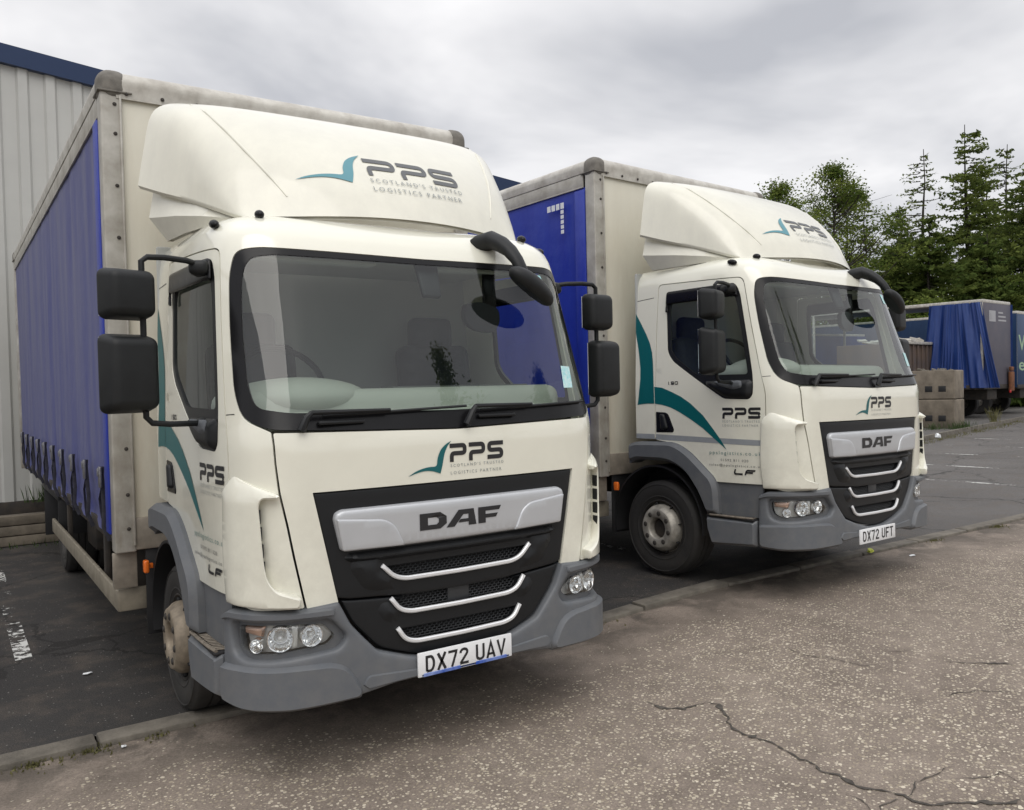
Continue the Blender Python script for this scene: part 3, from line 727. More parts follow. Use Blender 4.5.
        panel('wing_emblem', [(sg*x, y) for x, y in sw1], M['teal'], shell, off=.0025, thick=0, edge=.03)
    both(door)
    # short seams on the windscreen pillar and the upper rear quarter
    for sg in (-1, 1):
        for (a, b, v0, v1) in ((1.066,1.130,1.637,1.634),(2.176,2.426,2.335,2.325)):
            panel('panel_seam', [(sg*a,v0),(sg*b,v1),(sg*b,v1+.0045),(sg*a,v0+.0045)], M['rubber'], shell, off=.001, thick=0, edge=.05)
    # roof marker lamps
    for sg in (-1, 1):
        for (s, v, L) in ((1.13,2.545,.045), (.86,2.615,.035)):
            bm = BM(); p = SO(sg*s, v, .012)
            bmesh.ops.create_uvsphere(bm, u_segments=16, v_segments=10, radius=1)
            for q in bm.verts: q.co = Vector((q.co.x*.022, q.co.y*L, q.co.z*.022)); q.co = Euler((radians(12),0,0)).to_matrix() @ q.co + Vector(p)
            obj('marker_lamp', bm, M['gloss_black'], root)
    # ---- bumper
    body = [(0,.449),(.123,.455),(.29,.494),(.445,.548),(.515,.625),(.57,.69),(.622,.797,.01),(.80,.784),(1.0,.782),(1.13,.776,.02),(1.196,.745,.02),(1.205,.55),(1.195,.365,.02),(1.05,.357),(.56,.36),(.36,.385),(0,.392)]
    big = [(1.128,.728,.03),(.954,.735,.02),(.79,.736,.02),(.66,.730,.03),(.585,.640,.03),(.625,.590,.03),(.793,.578,.02),(.922,.566,.02),(1.05,.562,.03),(1.112,.585,.03),(1.128,.65,.02)]
    bp = panel('bumper', fillet(sym(body)), M['grey'], root, off=.004, thick=.06, holes=[fillet(big), fillet(mir(big))], edge=.02, step=.04, bevel=(.016,.022), bev_holes=True)
    for sg in (-1, 1):
        panel('bumper_pad', sd([(1.203,.535,.02),(1.05,.546,.02),(.80,.551,.02),(.67,.545,.04),(.60,.520,.04),(.555,.46,.05),(.52,.395,.03),(.53,.355,.01),(.87,.348),(1.05,.346),(1.20,.36,.01)], sg), M['grey'], bp, off=.012, thick=.06, edge=.02, step=.04, bevel=(.036,.020), lin=True)
        panel('bumper_lip', sd([(.640,.783,.01),(.80,.784),(1.0,.785),(1.13,.780,.02),(1.196,.748,.02),(1.20,.715,.01),(1.13,.738,.03),(.954,.744,.02),(.79,.745,.02),(.645,.741,.01)], sg), M['grey'], bp, off=.012, thick=.03, edge=.015, step=.03, bevel=(.024,.010), lin=True)
        panel('headlight_surround', sd(big, sg), M['arch'], bp, off=-.022, thick=.01, holes=[sd(HL, sg)], edge=.02, step=.03)
    panel('bumper_centre_strip', fillet(sym([(0,.432),(.26,.437),(.50,.452,.02),(.53,.41,.01),(.50,.385,.01),(.36,.392),(0,.398)])), M['grey'], bp, off=.012, thick=.03, edge=.02, bevel=(.018,.008), lin=True)
    # ---- headlights
    def lamp(sg):
        h = panel('headlight', sd(HL, sg), M['lamp_body'], root, off=-.060, thick=.01, edge=.02)
        for (s, v, r, mt) in ((.893,.657,.053,'reflector'), (.745,.662,.046,'reflector'), (1.015,.625,.030,'reflector')):
            p = Vector(SO(sg*s, v, -.056)); n = Vector(NS(sg*s, v)); n = Vector((n.x*.5, n.y, n.z)).normalized()
            bm = BM()
            rot = Vector((0,0,1)).rotation_difference(n).to_matrix()
            prof = [(r*.25,.002),(r*.55,.008),(r*.85,.024),(r,.045),(r*1.06,.046),(r*1.1,.02)]
            rings = []
            for rr, tt in prof:
                rings.append([bm.verts.new(p+rot@Vector((rr*cos(2*pi*k/18), rr*sin(2*pi*k/18), tt))) for k in range(18)])
            for a, b in zip(rings, rings[1:]):
                for k in range(18): bm.faces.new((a[k], a[(k+1)%18], b[(k+1)%18], b[k]))
            bm.faces.new(rings[0][::-1])
            o = obj('lamp_reflector', bm, M[mt], h, sharp=8)
            if r > .04:
                bm = BM(); bmesh.ops.create_uvsphere(bm, u_segments=14, v_segments=8, radius=r*.26)
                for q in bm.verts: q.co = q.co + p + n*.028
                obj('bulb_shield', bm, M['chrome'], h)
        panel('indicator', sd([(1.098,.664,.006),(.985,.658,.006),(.965,.706,.006),(1.100,.698,.006)], sg), M['amber_refl'], h, off=-.045, thick=.004, edge=.012, step=.02, bevel=(.016,.02))
        panel('headlight_bezel', sd([(.835,.605,.004),(.80,.61,.004),(.795,.712,.004),(.83,.712,.004)], sg), M['lamp_body'], h, off=-.045, thick=.004, edge=.012, step=.02, bevel=(.022,.012))
        panel('headlight_lens', sd(HL, sg), M['lens'], h, off=-.012, thick=.003, edge=.02, bevel=(.010,.03))
    both(lamp)
    # ---- number plate
    bm = BM(); rbox(bm, (0,-.030,.4485), (.524,.012,.114), .004, 2)
    pl = obj('number_plate', bm, M['plate'], root)
    # ---- wheel arches, steps
    def arch(sg):
        outer = [(2.50,1.10,.02),(2.40,1.125,.05),(1.984,1.130,.12),(1.83,1.056,.12),(1.588,.856,.12),(1.555,.77,.05),(1.548,.578,.005)]
        inner = [(1.662,.578,.005),(1.745,.745,.1),(1.872,.900,.1),(2.042,.972,.1),(2.40,.972,.06),(2.50,.93,.01)]
        panel('wheel_arch', sd(outer+inner, sg), M['arch'], root, off=.020, thick=.14, edge=.025, step=.04, bevel=(.036,.028), lin=True)
        panel('arch_side_panel', sd([(1.19,.575),(1.64,.575),(1.62,.87),(1.17,.84)], sg), M['arch'], root, off=-.015, thick=.02, edge=.04)
        st = panel('step_fairing', sd([(1.212,.362,.02),(1.615,.338,.02),(1.66,.46,.03),(1.668,.556,.01),(1.212,.556,.01)], sg), M['grey'], root, off=.018, thick=.05, edge=.02, step=.03, bevel=(.032,.022), lin=True)
        bm = BM(); rbox(bm, (sg*.985,.59,.560), (.18,.44,.014), .003); obj('step_well', bm, M['rubber'], st)
        bm = BM()
        for k in range(15): rbox(bm, (sg*(.978+.0006*k),.385+k*.028,.571), (.165,.010,.006), .002, 1, rot=(0,0,sg*.35))
        rbox(bm, (sg*.895,.60,.572), (.02,.42,.012), .003); tube(bm, [SO(sg*s_, .573, .040) for s_ in (1.23,1.32,1.42,1.52,1.62)], .009, 6)
        obj('step_tread', bm, M['tread'], st)
        bm = BM()
        lathe(bm, [(.50,0),(.50,.28),(.485,.28),(.485,0)], (sg*(.77 if sg > 0 else .77),1.36,.43), 'x', 24, a0=radians(-12), a1=radians(185), sgn=sg)
        lathe(bm, [(.50,0),(.02,0)], (sg*.77,1.36,.43), 'x', 24, a0=radians(-12), a1=radians(185), sgn=sg)
        rbox(bm, (sg*.93,1.86,.58), (.30,.015,.55), .004)
        obj('wheel_arch_liner', bm, M['rubber'], root)
    both(arch)
    # ---- wheels
    def wheel(sg, y, dual=False, z=.398):
        bm = BM(); R = .398
        tyre = [(.226,-.005),(.240,.002),(.262,.010),(.264,.013),(.270,.013),(.272,.011),(.300,.018),(.340,.019),(.358,.015),(.361,.019),(.366,.018),(.368,.011),(.385,.002),(R-.005,-.010),(R,-.022),(R,-.075),(R-.009,-.078),(R-.009,-.086),(R,-.09),(R,-.13),(R-.009,-.134),(R-.009,-.142),(R,-.146),(R,-.20),(R-.006,-.225),(.375,-.245),(.30,-.258),(.235,-.24),(.226,-.23)]
        x0 = 1.000 if not dual else 1.10
        lathe(bm, tyre, (sg*x0,y,z), 'x', 56, sgn=sg)
        if dual: lathe(bm, tyre, (sg*(x0-.28),y,z), 'x', 40, sgn=sg)
        t = obj('wheel', bm, M['tyre'], root, sharp=50)
        bm = BM()
        if not dual:
            prof = [(.205,-.22),(.226,-.225),(.226,-.19),(.212,-.17),(.208,-.05),(.218,-.02),(.232,-.004),(.236,.004),(.230,.006),(.222,-.004),(.214,-.03),(.206,-.055),(.199,-.05),(.197,-.02),(.195,.012),(.188,.030),(.170,.050),(.163,.062),(.156,.064),(.098,.064),(.090,.058),(.086,.045),(.084,-.03),(0.001,-.03)]
        else:
            prof = [(.205,-.22),(.226,-.225),(.212,-.17),(.210,-.06),(.222,-.01),(.234,.004),(.228,.006),(.216,-.02),(.20,-.09),(.185,-.12),(.11,-.125),(.105,-.08),(.09,-.03),(.001,-.02)]
        cut = 11 if not dual else 8
        lathe(bm, prof[cut-1:], (sg*x0,y,z), 'x', 48, sgn=sg)
        b2 = BM(); lathe(b2, prof[:cut], (sg*x0,y,z), 'x', 48, sgn=sg); obj('rim_barrel', b2, M['rim_dark'], t, sharp=45)
        rim = obj('rim', bm, M['rim'] if not dual else M['rim_dirty'], t, sharp=45)
        # wheel nuts
        for k in range(8):
            bm = BM(); a = 2*pi*k/8+.2; rr = .128 if not dual else .150; tx = .061 if not dual else -.12
            c = (sg*(x0+tx), y+rr*cos(a), z+rr*sin(a))
            lathe(bm, [(.021,.0),(.021,.005),(.016,.006),(.014,.010),(.001,.010)], c, 'x', 10, sgn=sg)
            obj('wheel_nut', bm, M['nut'], t)
        if not dual:
            bm = BM()
            for k in range(8):
                a = 2*pi*k/8+.55
                rbox(bm, (sg*(x0-.005), y+.1975*cos(a), z+.1975*sin(a)), (.030,.010,.038), .009, 3, rot=(a-pi/2,0,0))
            obj('hand_holes', bm, M['rubber'], rim)
            bm = BM(); lathe(bm, [(.083,-.03),(.080,.0),(.072,.010),(.045,.016),(.001,.016)], (sg*x0,y,z), 'x', 24, sgn=sg); obj('hub', bm, M['dark_metal'], rim)
        else:
            bm = BM(); lathe(bm, [(.095,-.10),(.093,-.01),(.085,.0),(.001,.004)], (sg*x0,y,z), 'x', 24, sgn=sg); obj('hub', bm, M['dark_metal'], rim)
    both(lambda sg: wheel(sg, 1.35)); both(lambda sg: wheel(sg, 5.85, True))
    # ---- chassis and running gear
    bm = BM()
    for sg in (-1, 1): rbox(bm, (sg*.40,4.9,.72), (.07,8.2,.24), .008)
    for y in (.9,2.3,3.6,5.0,6.6,8.4): rbox(bm, (0,y,.72), (.78,.08,.16), .008)
    rbox(bm, (0,1.0,.80), (.74,1.1,.56), .06)
    tube(bm, [(-.8,1.35,.40),(.8,1.35,.40)], .055, 10); tube(bm, [(-.85,5.85,.40),(.85,5.85,.40)], .09, 12)
    rbox(bm, (0,5.85,.42), (.36,.36,.36), .10, 4)
    for sg in (-1, 1):
        rbox(bm, (sg*.5,1.35,.50), (.08,1.3,.05), .01); rbox(bm, (sg*.5,5.85,.55), (.08,1.4,.08), .01)
    tube(bm, [(.1,2.0,.55),(.1,5.6,.48)], .045, 10)
    ch = obj('chassis', bm, M['dark_metal'], root)
    bm = BM(); rbox(bm, (-.80,2.75,.60), (.50,.55,.40), .03); tube(bm, [(-.62,3.2,.62),(-.62,4.1,.62)], .14, 16); rbox(bm, (-.82,4.45,.62), (.44,.5,.36), .03)
    obj('battery_box', bm, M['dark_metal'], root)
    bm = BM(); rbox(bm, (.80,3.0,.60), (.56,1.1,.46), .09, 4); obj('fuel_tank', bm, M['guard'], root)
    bm = BM()
    for sg in (-1, 1):
        bm = BM(); rbox(bm, (sg*1.0,5.2,.66), (.42,.015,.40), .003); rbox(bm, (sg*1.0,6.5,.56), (.42,.015,.55), .003); rbox(bm, (sg*1.0,5.85,.82), (.42,1.315,.09), .003)
        obj('mudguard', bm, M['rubber'], root)
    # ---- box body
    rv = []
    def rivet(loc, parent):
        if not rv:
            bm = BM(); lathe(bm, [(.0115,0),(.010,.005),(.001,.007)], (0,0,0), 'y', 10, sgn=-1); o = obj('rivet', bm, M['dark_metal'], parent); rv.append(o)
        else: o = rv[0].copy(); C.objects.link(o); o.parent = parent
        o.location = loc
    XL, XR, Y0, Y1 = -1.245, 1.205, 1.84, 9.14
    xc = (XL+XR)/2; W = XR-XL
    bm = BM(); rbox(bm, (xc,Y0+.03,2.245), (W-.20,.05,2.48), .006); bw = obj('body_front_panel', bm, M['front_panel'], root)
    bm = BM(); rbox(bm, (xc,Y0+.035,.915), (W-.22,.09,.19), .01); obj('body_front_sill', bm, M['sill'], root)
    for sx, s in ((XL+.058, -1), (XR-.058, 1)):
        for y in (Y0+.05, Y1-.05):
            bm = BM(); rbox(bm, (sx,y,2.15), (.116,.12,2.68), .010, 3)
            rbox(bm, (sx-s*.048,y-.012,2.16), (.012,.12,2.62), .003)
            p = obj('corner_post', bm, M['alu'], root)
            if y < 3:
                for z in (.95,1.15,1.42,1.75,2.05,2.35,2.65,2.95,3.25,3.42): rivet((sx-s*.018,y-.060,z), p)
                # dirty lower skirt of the body below the post
                bm = BM(); rbox(bm, (sx,Y0+.06,.70), (.13,.05,.21), .006); obj('body_skirt', bm, M['sill'], root)
    # front roof rail: a rounded capping
    def railprof(r, a0, a1, n=10): return [(r*cos(radians(a0+(a1-a0)*i/n)), r*sin(radians(a0+(a1-a0)*i/n))) for i in range(n+1)]
    bm = BM()
    pr = [(-.0,-.075)]+[(-.005-.075*sin(radians(t)), .055-.075+.075*(1-cos(radians(t)))-.0) for t in range(0,1)]
    sec = [(-.035,-.09),(-.040,-.01)]+[(.035-.075*cos(radians(a)), .0+.075*sin(radians(a))) for a in range(10,91,10)]+[(.10,.075),(.10,-.09)]
    ys = [Vector((0, Y0+.02+a, 3.545+b)) for a, b in sec]
    A = [bm.verts.new((XL+.085, v.y, v.z)) for v in ys]; B = [bm.verts.new((XR-.085, v.y, v.z)) for v in ys]
    for i in range(len(ys)): bm.faces.new((A[i], A[(i+1) % len(ys)], B[(i+1) % len(ys)], B[i]))
    bm.faces.new(A); bm.faces.new(B)
    fr = obj('front_roof_rail', bm, M['rail'], root)
    for k in range(12): rivet((XL+.14+k*(W-.28)/11,Y0-.021,3.485), fr)
    for sx, s in ((XL, -1), (XR, 1)):
        # side roof rail with its drip gutter, and the flat pelmet under it
        bm = BM()
        sec = [(0,-.05)]+[(s*(-.07)+s*.078*cos(radians(a)), .0+.075*sin(radians(a))) for a in range(0,91,10)]+[(-s*.16,.075),(-s*.16,-.05)]
        A = [bm.verts.new((sx+a, Y0+.09, 3.545+b)) for a, b in sec]; B = [bm.verts.new((sx+a, Y1-.02, 3.545+b)) for a, b in sec]
        for i in range(len(sec)): bm.faces.new((A[i], A[(i+1) % len(sec)], B[(i+1) % len(sec)], B[i]))
        bm.faces.new(A); bm.faces.new(B)
        obj('side_roof_rail', bm, M['rail'], root)
        bm = BM(); rbox(bm, (sx-s*.014,(Y0+Y1)/2+.06,3.435), (.020,Y1-Y0-.16,.115), .004)
        rbox(bm, (sx-s*.010,(Y0+Y1)/2+.06,3.376), (.016,Y1-Y0-.16,.012), .003)
        obj('pelmet', bm, M['alu'], root)
        # moulded corner cap
        for yy, sy in ((Y0, 1), (Y1, -1)):
            bm = BM()
            rbox(bm, (sx-s*.078,yy+sy*.066,3.530), (.182,.182,.198), .078, 7)
            rbox(bm, (sx-s*.078,yy+sy*.066,3.49), (.186,.186,.012), .005, 2)
            obj('corner_cap', bm, M['cap'], root)
    bm = BM(); rbox(bm, (xc,(Y0+Y1)/2,3.60), (W-.3,Y1-Y0-.2,.02), .004); obj('body_roof', bm, M['rail'], root)
    bm = BM(); rbox(bm, (xc,(Y0+Y1)/2+.03,.875), (W-.06,Y1-Y0-.14,.09), .006); obj('body_floor', bm, M['dark_metal'], root)
    bm = BM(); rbox(bm, (xc,Y1-.02,2.2), (W-.24,.04,2.6), .006); obj('rear_doors', bm, M['front_panel'], root)
    rnd = random.Random(5)
    for sx, s in ((XL, -1), (XR, 1)):
        # pleated PVC curtain: grid with soft vertical ripples, bulging between the straps at its foot
        ny, nz = 360, 34; vs = []; fs = []
        yb = [2.17+.70*k for k in range(10)]
        ph = [rnd.uniform(0, 6.28) for _ in range(8)]
        for j in range(nz+1):
            z = .895+(3.375-.895)*j/nz
            for i in range(ny+1):
                y = Y0+.10+(Y1-Y0-.20)*i/ny
                a = .010*sin(y*9+ph[0]+.6*sin(z*1.7+ph[1]))+.007*sin(y*17.3+ph[2]+.5*z)+.006*sin(y*4.1+ph[3])*sin(z*1.3)
                top = max(0, (z-3.2)/.18); foot = max(0, 1-(z-.9)/.35)
                t = min(abs(y-b) for b in yb)/.35
                a *= (1-.8*top)*(.30+.5*max(0, sin(y*.83+ph[5])*sin(y*2.1+ph[6])))*(1.0 if z > 1.4 else 1.6)
                a += foot*(-.022*(1-min(1, t)**2)+.014*sin(z*38))*(1 if t < 1.2 else .3)
                e = min(1, (y-Y0-.10)/.04)
                zz = z - (.0 if j > 2 else .018*sin(y*9.0+ph[4])*(1-j/3))
                vs.append((sx-s*.022+s*(a*e+.004), y, zz))
        for j in range(nz):
            for i in range(ny):
                q = j*(ny+1)+i; f = (q, q+1, q+ny+2, q+ny+1); fs.append(f if s > 0 else f[::-1])
        cu = pydata('side_curtain', vs, fs, M['curtain'], root, sharp=None)
        bm = BM(); rbox(bm, (sx+s*.002,Y0+.175,2.13), (.016,.13,2.44), .005); obj('curtain_tension_edge', bm, M['curtain'], cu)
        for k, y in enumerate(yb):
            bm = BM(); X = sx+s*.008
            j1, j2, j3 = rnd.uniform(-.02,.02), rnd.uniform(-.015,.03), rnd.uniform(-.07,.05)
            tube(bm, [(X,y,1.30),(X+s*.004,y,1.25),(X-s*.006,y+j1,1.05),(X+s*.002,y+j1*.5,.93),(X-s*.03,y,.84)], .013, 6, flat=.16)
            tube(bm, [(X+s*.004,y+.015,1.17),(X+s*.014,y+.03+j2,1.10),(X+s*.008,y+.04+j2,1.0+j3),(X+s*.004,y+.02+j2,.94+j3)], .009, 5, flat=.2)
            obj('curtain_strap', bm, M['strap'], cu)
            bm = BM(); rbox(bm, (X+s*.014,y,1.235), (.018,.05,.13), .006); rbox(bm, (X+s*.024,y,1.265), (.012,.034,.05), .004)
            obj('curtain_buckle', bm, M['buckle'], cu)
        # side guard: returns across the front, then runs back to the rear wheels
        bm = BM(); gx = sx+s*.0-(s*.03)
        rbox(bm, (gx,3.75,.51), (.028,3.64,.125), .008); rbox(bm, (gx-s*.075,1.935,.515), (.165,.028,.135), .008)
        g_ = obj('side_guard', bm, M['guard'], root)
        for y in (2.6,4.6):
            bm = BM(); rbox(bm, (gx-s*.035,y,.66), (.035,.06,.36), .004); obj('guard_bracket', bm, M['dark_metal'], g_)
        bm = BM(); rbox(bm, (s*1.09,1.79,.725), (.03,.05,.075), .010, 3); rbox(bm, (s*1.065,1.80,.725), (.03,.02,.03), .004)
        obj('side_marker', bm, M['amber'], root)
    # ---- roof air deflector
    TB = [0,.25,.5,.75,.9,1.0]
    YC = [1.40,1.17,.92,.66,.51,.425]; KK = [0,.05,.105,.155,.190,.205]; WW = [1.137,1.058,.972,.892,.845,.805]; BB = [2.865,2.80,2.735,2.66,2.615,2.588]; DZ = [0,0,0,.015,.055,.088]; HH = [3.355,3.300,3.165,2.945,2.765,2.61]; NN = [10,8,5.6,3.9,2.9,2.3]
    def DF(t, ph, o=0):
        def f(L): return cr(TB, L, t)
        n = f(NN); c = cos(ph); s_ = sin(ph)
        q = (abs(c)**n+abs(s_)**n)**(-1/n); ax = c*q; az = abs(s_)*q
        w = f(WW)*(1-.075*az*(1-t)); x = w*ax
        xx = (x/f(WW))**2; bb = f(BB)-f(DZ)*(1-xx); return Vector((x, f(YC)+f(KK)*xx, bb+(f(HH)-bb)*az))
    nt, npz = 28, 120; vs = []; fs = []
    for i in range(nt+1):
        for j in range(npz+1): vs.append(tuple(DF(i/nt, pi*j/npz)))
    for i in range(nt):
        for j in range(npz):
            q = i*(npz+1)+j; fs.append((q, q+1, q+npz+2, q+npz+1))
    n0 = len(vs)
    # inner skin for thickness
    for i in range(nt+1):
        for j in range(npz+1):
            p = DF(i/nt, pi*j/npz); vs.append((p.x*.988, p.y+.012, p.z-.014))
    m0 = len(fs)
    fs += [tuple(a+n0 for a in f[::-1]) for f in fs[:m0]]
    for j in range(npz): fs.append((j+1, j, j+n0, j+1+n0))
    for i in range(nt):
        a = i*(npz+1); b = (i+1)*(npz+1); fs.append((a, b, b+n0, a+n0)); a += npz; b += npz; fs.append((b, a, a+n0, b+n0))
    bm = BM(); me = bpy.data.meshes.new('t'); me.from_pydata(vs, [], fs); bm.from_mesh(me); bpy.data.meshes.remove(me)
    de = obj('roof_deflector', bm, M['deflector'], root, sharp=50)
    dbvh = BVHTree.FromPolygons([Vector(v) for v in vs[:n0]], fs[:m0])
    def on_def(x, z, o=0):
        h = dbvh.ray_cast(Vector((x,-3,z)), Vector((0,1,0)))
        if h[0] is None: h = dbvh.find_nearest(Vector((x,.8,z)))
        n = h[1]
        if n.y > 0: n = -n
        return tuple(h[0]+n*o)
    # raised moulding lines
    for sg in (-1, 1):
        L = [(.885,3.30),(.84,3.22),(.79,3.10),(.73,2.96),(.66,2.82),(.60,2.70)]
        bm = BM(); tube(bm, [Vector(on_def(sg*a, b, .001)) for a, b in L], [.004,.008,.009,.009,.008,.003], 8, cap=False)
        obj('moulding_line', bm, M['deflector'], de, sharp=60)
    DLX, DLZ = -.155, 2.858
    decal('company_lettering', [(*poly_tri(techno('PPS', .176, .112, .026, .022)), (DLX, DLZ), (1,1))], M['letter_grey'], de, on_def, off=.004)
    decal('wing_emblem', [(*poly_tri([LOGO]), (-.545, 2.797), (1.66,1.22))], M['teal_faded'], de, on_def, off=.004)
    small_text_block(de, M['text_grey'], DLX-.005, DLZ-.098, .575, fn=on_def, h=.026, gap=.052, off=.0065)
    # side filler between deflector and cab roof
    for sg in (-1, 1):
        rows = [[(1.050,1.41,2.88),(.950,1.12,2.80),(.86,.90,2.71),(.77,.70,2.60)],
                [(1.080,1.43,2.70),(1.005,1.13,2.665),(.93,.90,2.63),(.80,.68,2.590)],
                [(.995,1.40,2.575),(.97,1.13,2.575),(.91,.90,2.580),(.81,.72,2.575)]]
        vs = []; fs = []
        for r in rows: vs += [(sg*x, y, z) for x, y, z in r]
        for i in range(2):
            for j in range(3):
                q = i*4+j; fs.append((q, q+1, q+5, q+4))
        n1 = len(vs); vs += [(x-sg*.03, y, z) for x, y, z in vs]; k0 = len(fs); fs += [tuple(a+n1 for a in f[::-1]) for f in fs[:k0]]
        fs.append((0, 4, 4+n1, n1)); fs.append((4, 8, 8+n1, 4+n1))
        bm = BM(); me = bpy.data.meshes.new('t'); me.from_pydata(vs, [], fs); bm.from_mesh(me); bpy.data.meshes.remove(me)
        obj('deflector_side_filler', bm, M['deflector'], root, sharp=20)
    # ---- mirrors
    def mirror(sg):
        bm = BM(); px = 1.30
        top = [(.985,.62,2.315),(1.03,.58,2.335),(1.10,.535,2.345),(1.20,.505,2.348),(1.275,.50,2.345),(px,.50,2.325),(px,.50,2.26)]
        tube(bm, [(sg*x, y, z) for x, y, z in top], .0135, 10)
        tube(bm, [(sg*px,.50,2.26),(sg*px,.50,1.66)], .0135, 10)
        bot = [(px,.50,1.70),(px,.50,1.635),(px-.025,.50,1.608),(1.20,.505,1.600),(1.10,.53,1.598),(1.03,.57,1.596)]
        tube(bm, [(sg*x, y, z) for x, y, z in bot], .0135, 10)
        rbox(bm, (sg*1.02,.60,2.32), (.09,.14,.07), .025, 3, rot=(0,0,sg*.5))
        rbox(bm, (sg*1.035,.60,1.595), (.07,.13,.05), .02, 3)
        arm = obj('mirror_arm', bm, M['mirror_shell'], root)
        for (z0, z1, w) in ((2.060,2.292,.232), (1.648,2.010,.244)):
            bm = BM(); h = z1-z0; cx = sg*1.362
            def shp(v, h=h, w=w):
                k = 1-.16*max(0, -v.y/.07); return (v.x*k, v.y, v.z*k)
            yaw = .30 if sg < 0 else .12
            if sg > 0: cx = 1.300 if z0 > 2 else 1.345; w -= .02
            rbox(bm, (cx,.48,(z0+z1)/2), (w,.14 if sg < 0 else .11,h), .036, 5, rot=(0,0,yaw), shape=shp)
            md = obj('mirror_head', bm, M['mirror_shell'], root)
            bm = BM(); rbox(bm, (cx,.48,(z0+z1)/2), (w-.04,.004,h-.04), .001, 1)
            for v in bm.verts: v.co = Vector((cx,.48,0)) + Euler((0,0,yaw)).to_matrix() @ (v.co - Vector((cx,.48,0)) + Vector((0,.071 if sg < 0 else .056,0)))
            obj('mirror_glass', bm, M['mirror'], md)
    both(mirror)
    # front (kerb-view) mirror on its arm over the nearside corner of the screen
    bm = BM()
    tube(bm, [SO(.385,2.55,-.03),SO(.42,2.53,-.01),(.44,.33,2.525),(.46,.27,2.495),(.475,.215,2.455),(.485,.165,2.40),(.495,.13,2.34),(.50,.12,2.29)], [.035,.068,.070,.062,.052,.044,.038,.030], 18, flat=.72)
    fm = obj('front_mirror_arm', bm, M['mirror_shell'], root)
    bm = BM(); bmesh.ops.create_uvsphere(bm, u_segments=24, v_segments=14, radius=1)
    Mx = Euler((radians(20),radians(30),radians(8))).to_matrix()
    for v in bm.verts:
        q = Vector((v.co.x*.165, v.co.y*.075, v.co.z*.062)); q.z = max(q.z, -.035)
        v.co = Mx @ q + Vector((.53,.10,2.255))
    obj('front_mirror_head', bm, M['mirror_shell'], fm)
    return root

def plate_text(root, word):
    pl = [c for c in root.children if c.name.startswith('number_plate')][0]
    q, w = plate_word(word)
    fn = flatfn((0,-.036,.4485), (1,0,0), (0,0,1), (0,-1,0))
    decal('registration_lettering', [(*poly_tri(q), (-w/2,-.0395), (1,1))], M['letter'], pl, fn, off=.0012, sub=0)
    return pl
# ------------------------------------------------------------------ ground
def sstep(a, b, x):
    t = max(0, min(1, (x-a)/(b-a))); return t*t*(3-2*t)
def gh(x, y):
    return .10*sstep(.9, 3.1, x) - .014*max(0, min(7, y-1.75))*sstep(1.2, 3.0, x)
def sheet(name, x0, x1, y0, y1, dx, dy, z, m, side=0.0, fade=None):
    nx, ny = max(1, int((x1-x0)/dx)), max(1, int((y1-y0)/dy)); vs = []; fs = []
    for j in range(ny+1):
        for i in range(nx+1):
            x = x0+(x1-x0)*i/nx; y = y0+(y1-y0)*j/ny; vs.append((x, y, gh(x, y)+z))
    for j in range(ny):
        for i in range(nx):
            q = j*(nx+1)+i; fs.append((q, q+1, q+nx+2, q+nx+1))
    if side > 0:
        n = len(vs); bd = [i for i in range(nx+1)]+[(j)*(nx+1)+nx for j in range(1, ny+1)]+[ny*(nx+1)+i for i in range(nx-1, -1, -1)]+[j*(nx+1) for j in range(ny-1, 0, -1)]
        base = len(vs); vs += [(vs[b][0], vs[b][1], vs[b][2]-side) for b in bd]
        for k in range(len(bd)):
            k2 = (k+1) % len(bd); fs.append((bd[k2], bd[k], base+k, base+k2))
    return tag(pydata(name, vs, fs, m, sharp=40), kind='structure')

def pos_nodes(m):
    nt = m.node_tree; n = nt.nodes; l = nt.links
    g = n.new('ShaderNodeNewGeometry'); return nt, n, l, g.outputs['Position']
def ramp(n, l, src, stops):
    r = n.new('ShaderNodeValToRGB'); e = r.color_ramp.elements
    while len(e) < len(stops): e.new(.5)
    for el, (p, c) in zip(e, stops): el.position = p; el.color = (*c, 1) if len(c) == 3 else c
    l.new(src, r.inputs[0]); return r.outputs[0]
def noise(n, l, vec, scale, detail=5, rough=.6, dist=0):
    t = n.new('ShaderNodeTexNoise'); t.inputs['Scale'].default_value = scale; t.inputs['Detail'].default_value = detail
    t.inputs['Roughness'].default_value = rough; t.inputs['Distortion'].default_value = dist; l.new(vec, t.inputs['Vector']); return t
def mixc(n, l, f, a, b, mode='MIX'):
    m = n.new('ShaderNodeMixRGB'); m.blend_type = mode
    for s, v in ((0, f), (1, a), (2, b)):
        if hasattr(v, 'links'): l.new(v, m.inputs[s])
        elif isinstance(v, (int, float)): m.inputs[s].default_value = v
        else: m.inputs[s].default_value = (*v, 1)
    return m.outputs[0]
def math_(n, l, op, a, b=None, c=None):
    m = n.new('ShaderNodeMath'); m.operation = op
    for i, v in enumerate((a, b, c)):
        if v is None: continue
        if hasattr(v, 'links'): l.new(v, m.inputs[i])
        else: m.inputs[i].default_value = v
    return m.outputs[0]

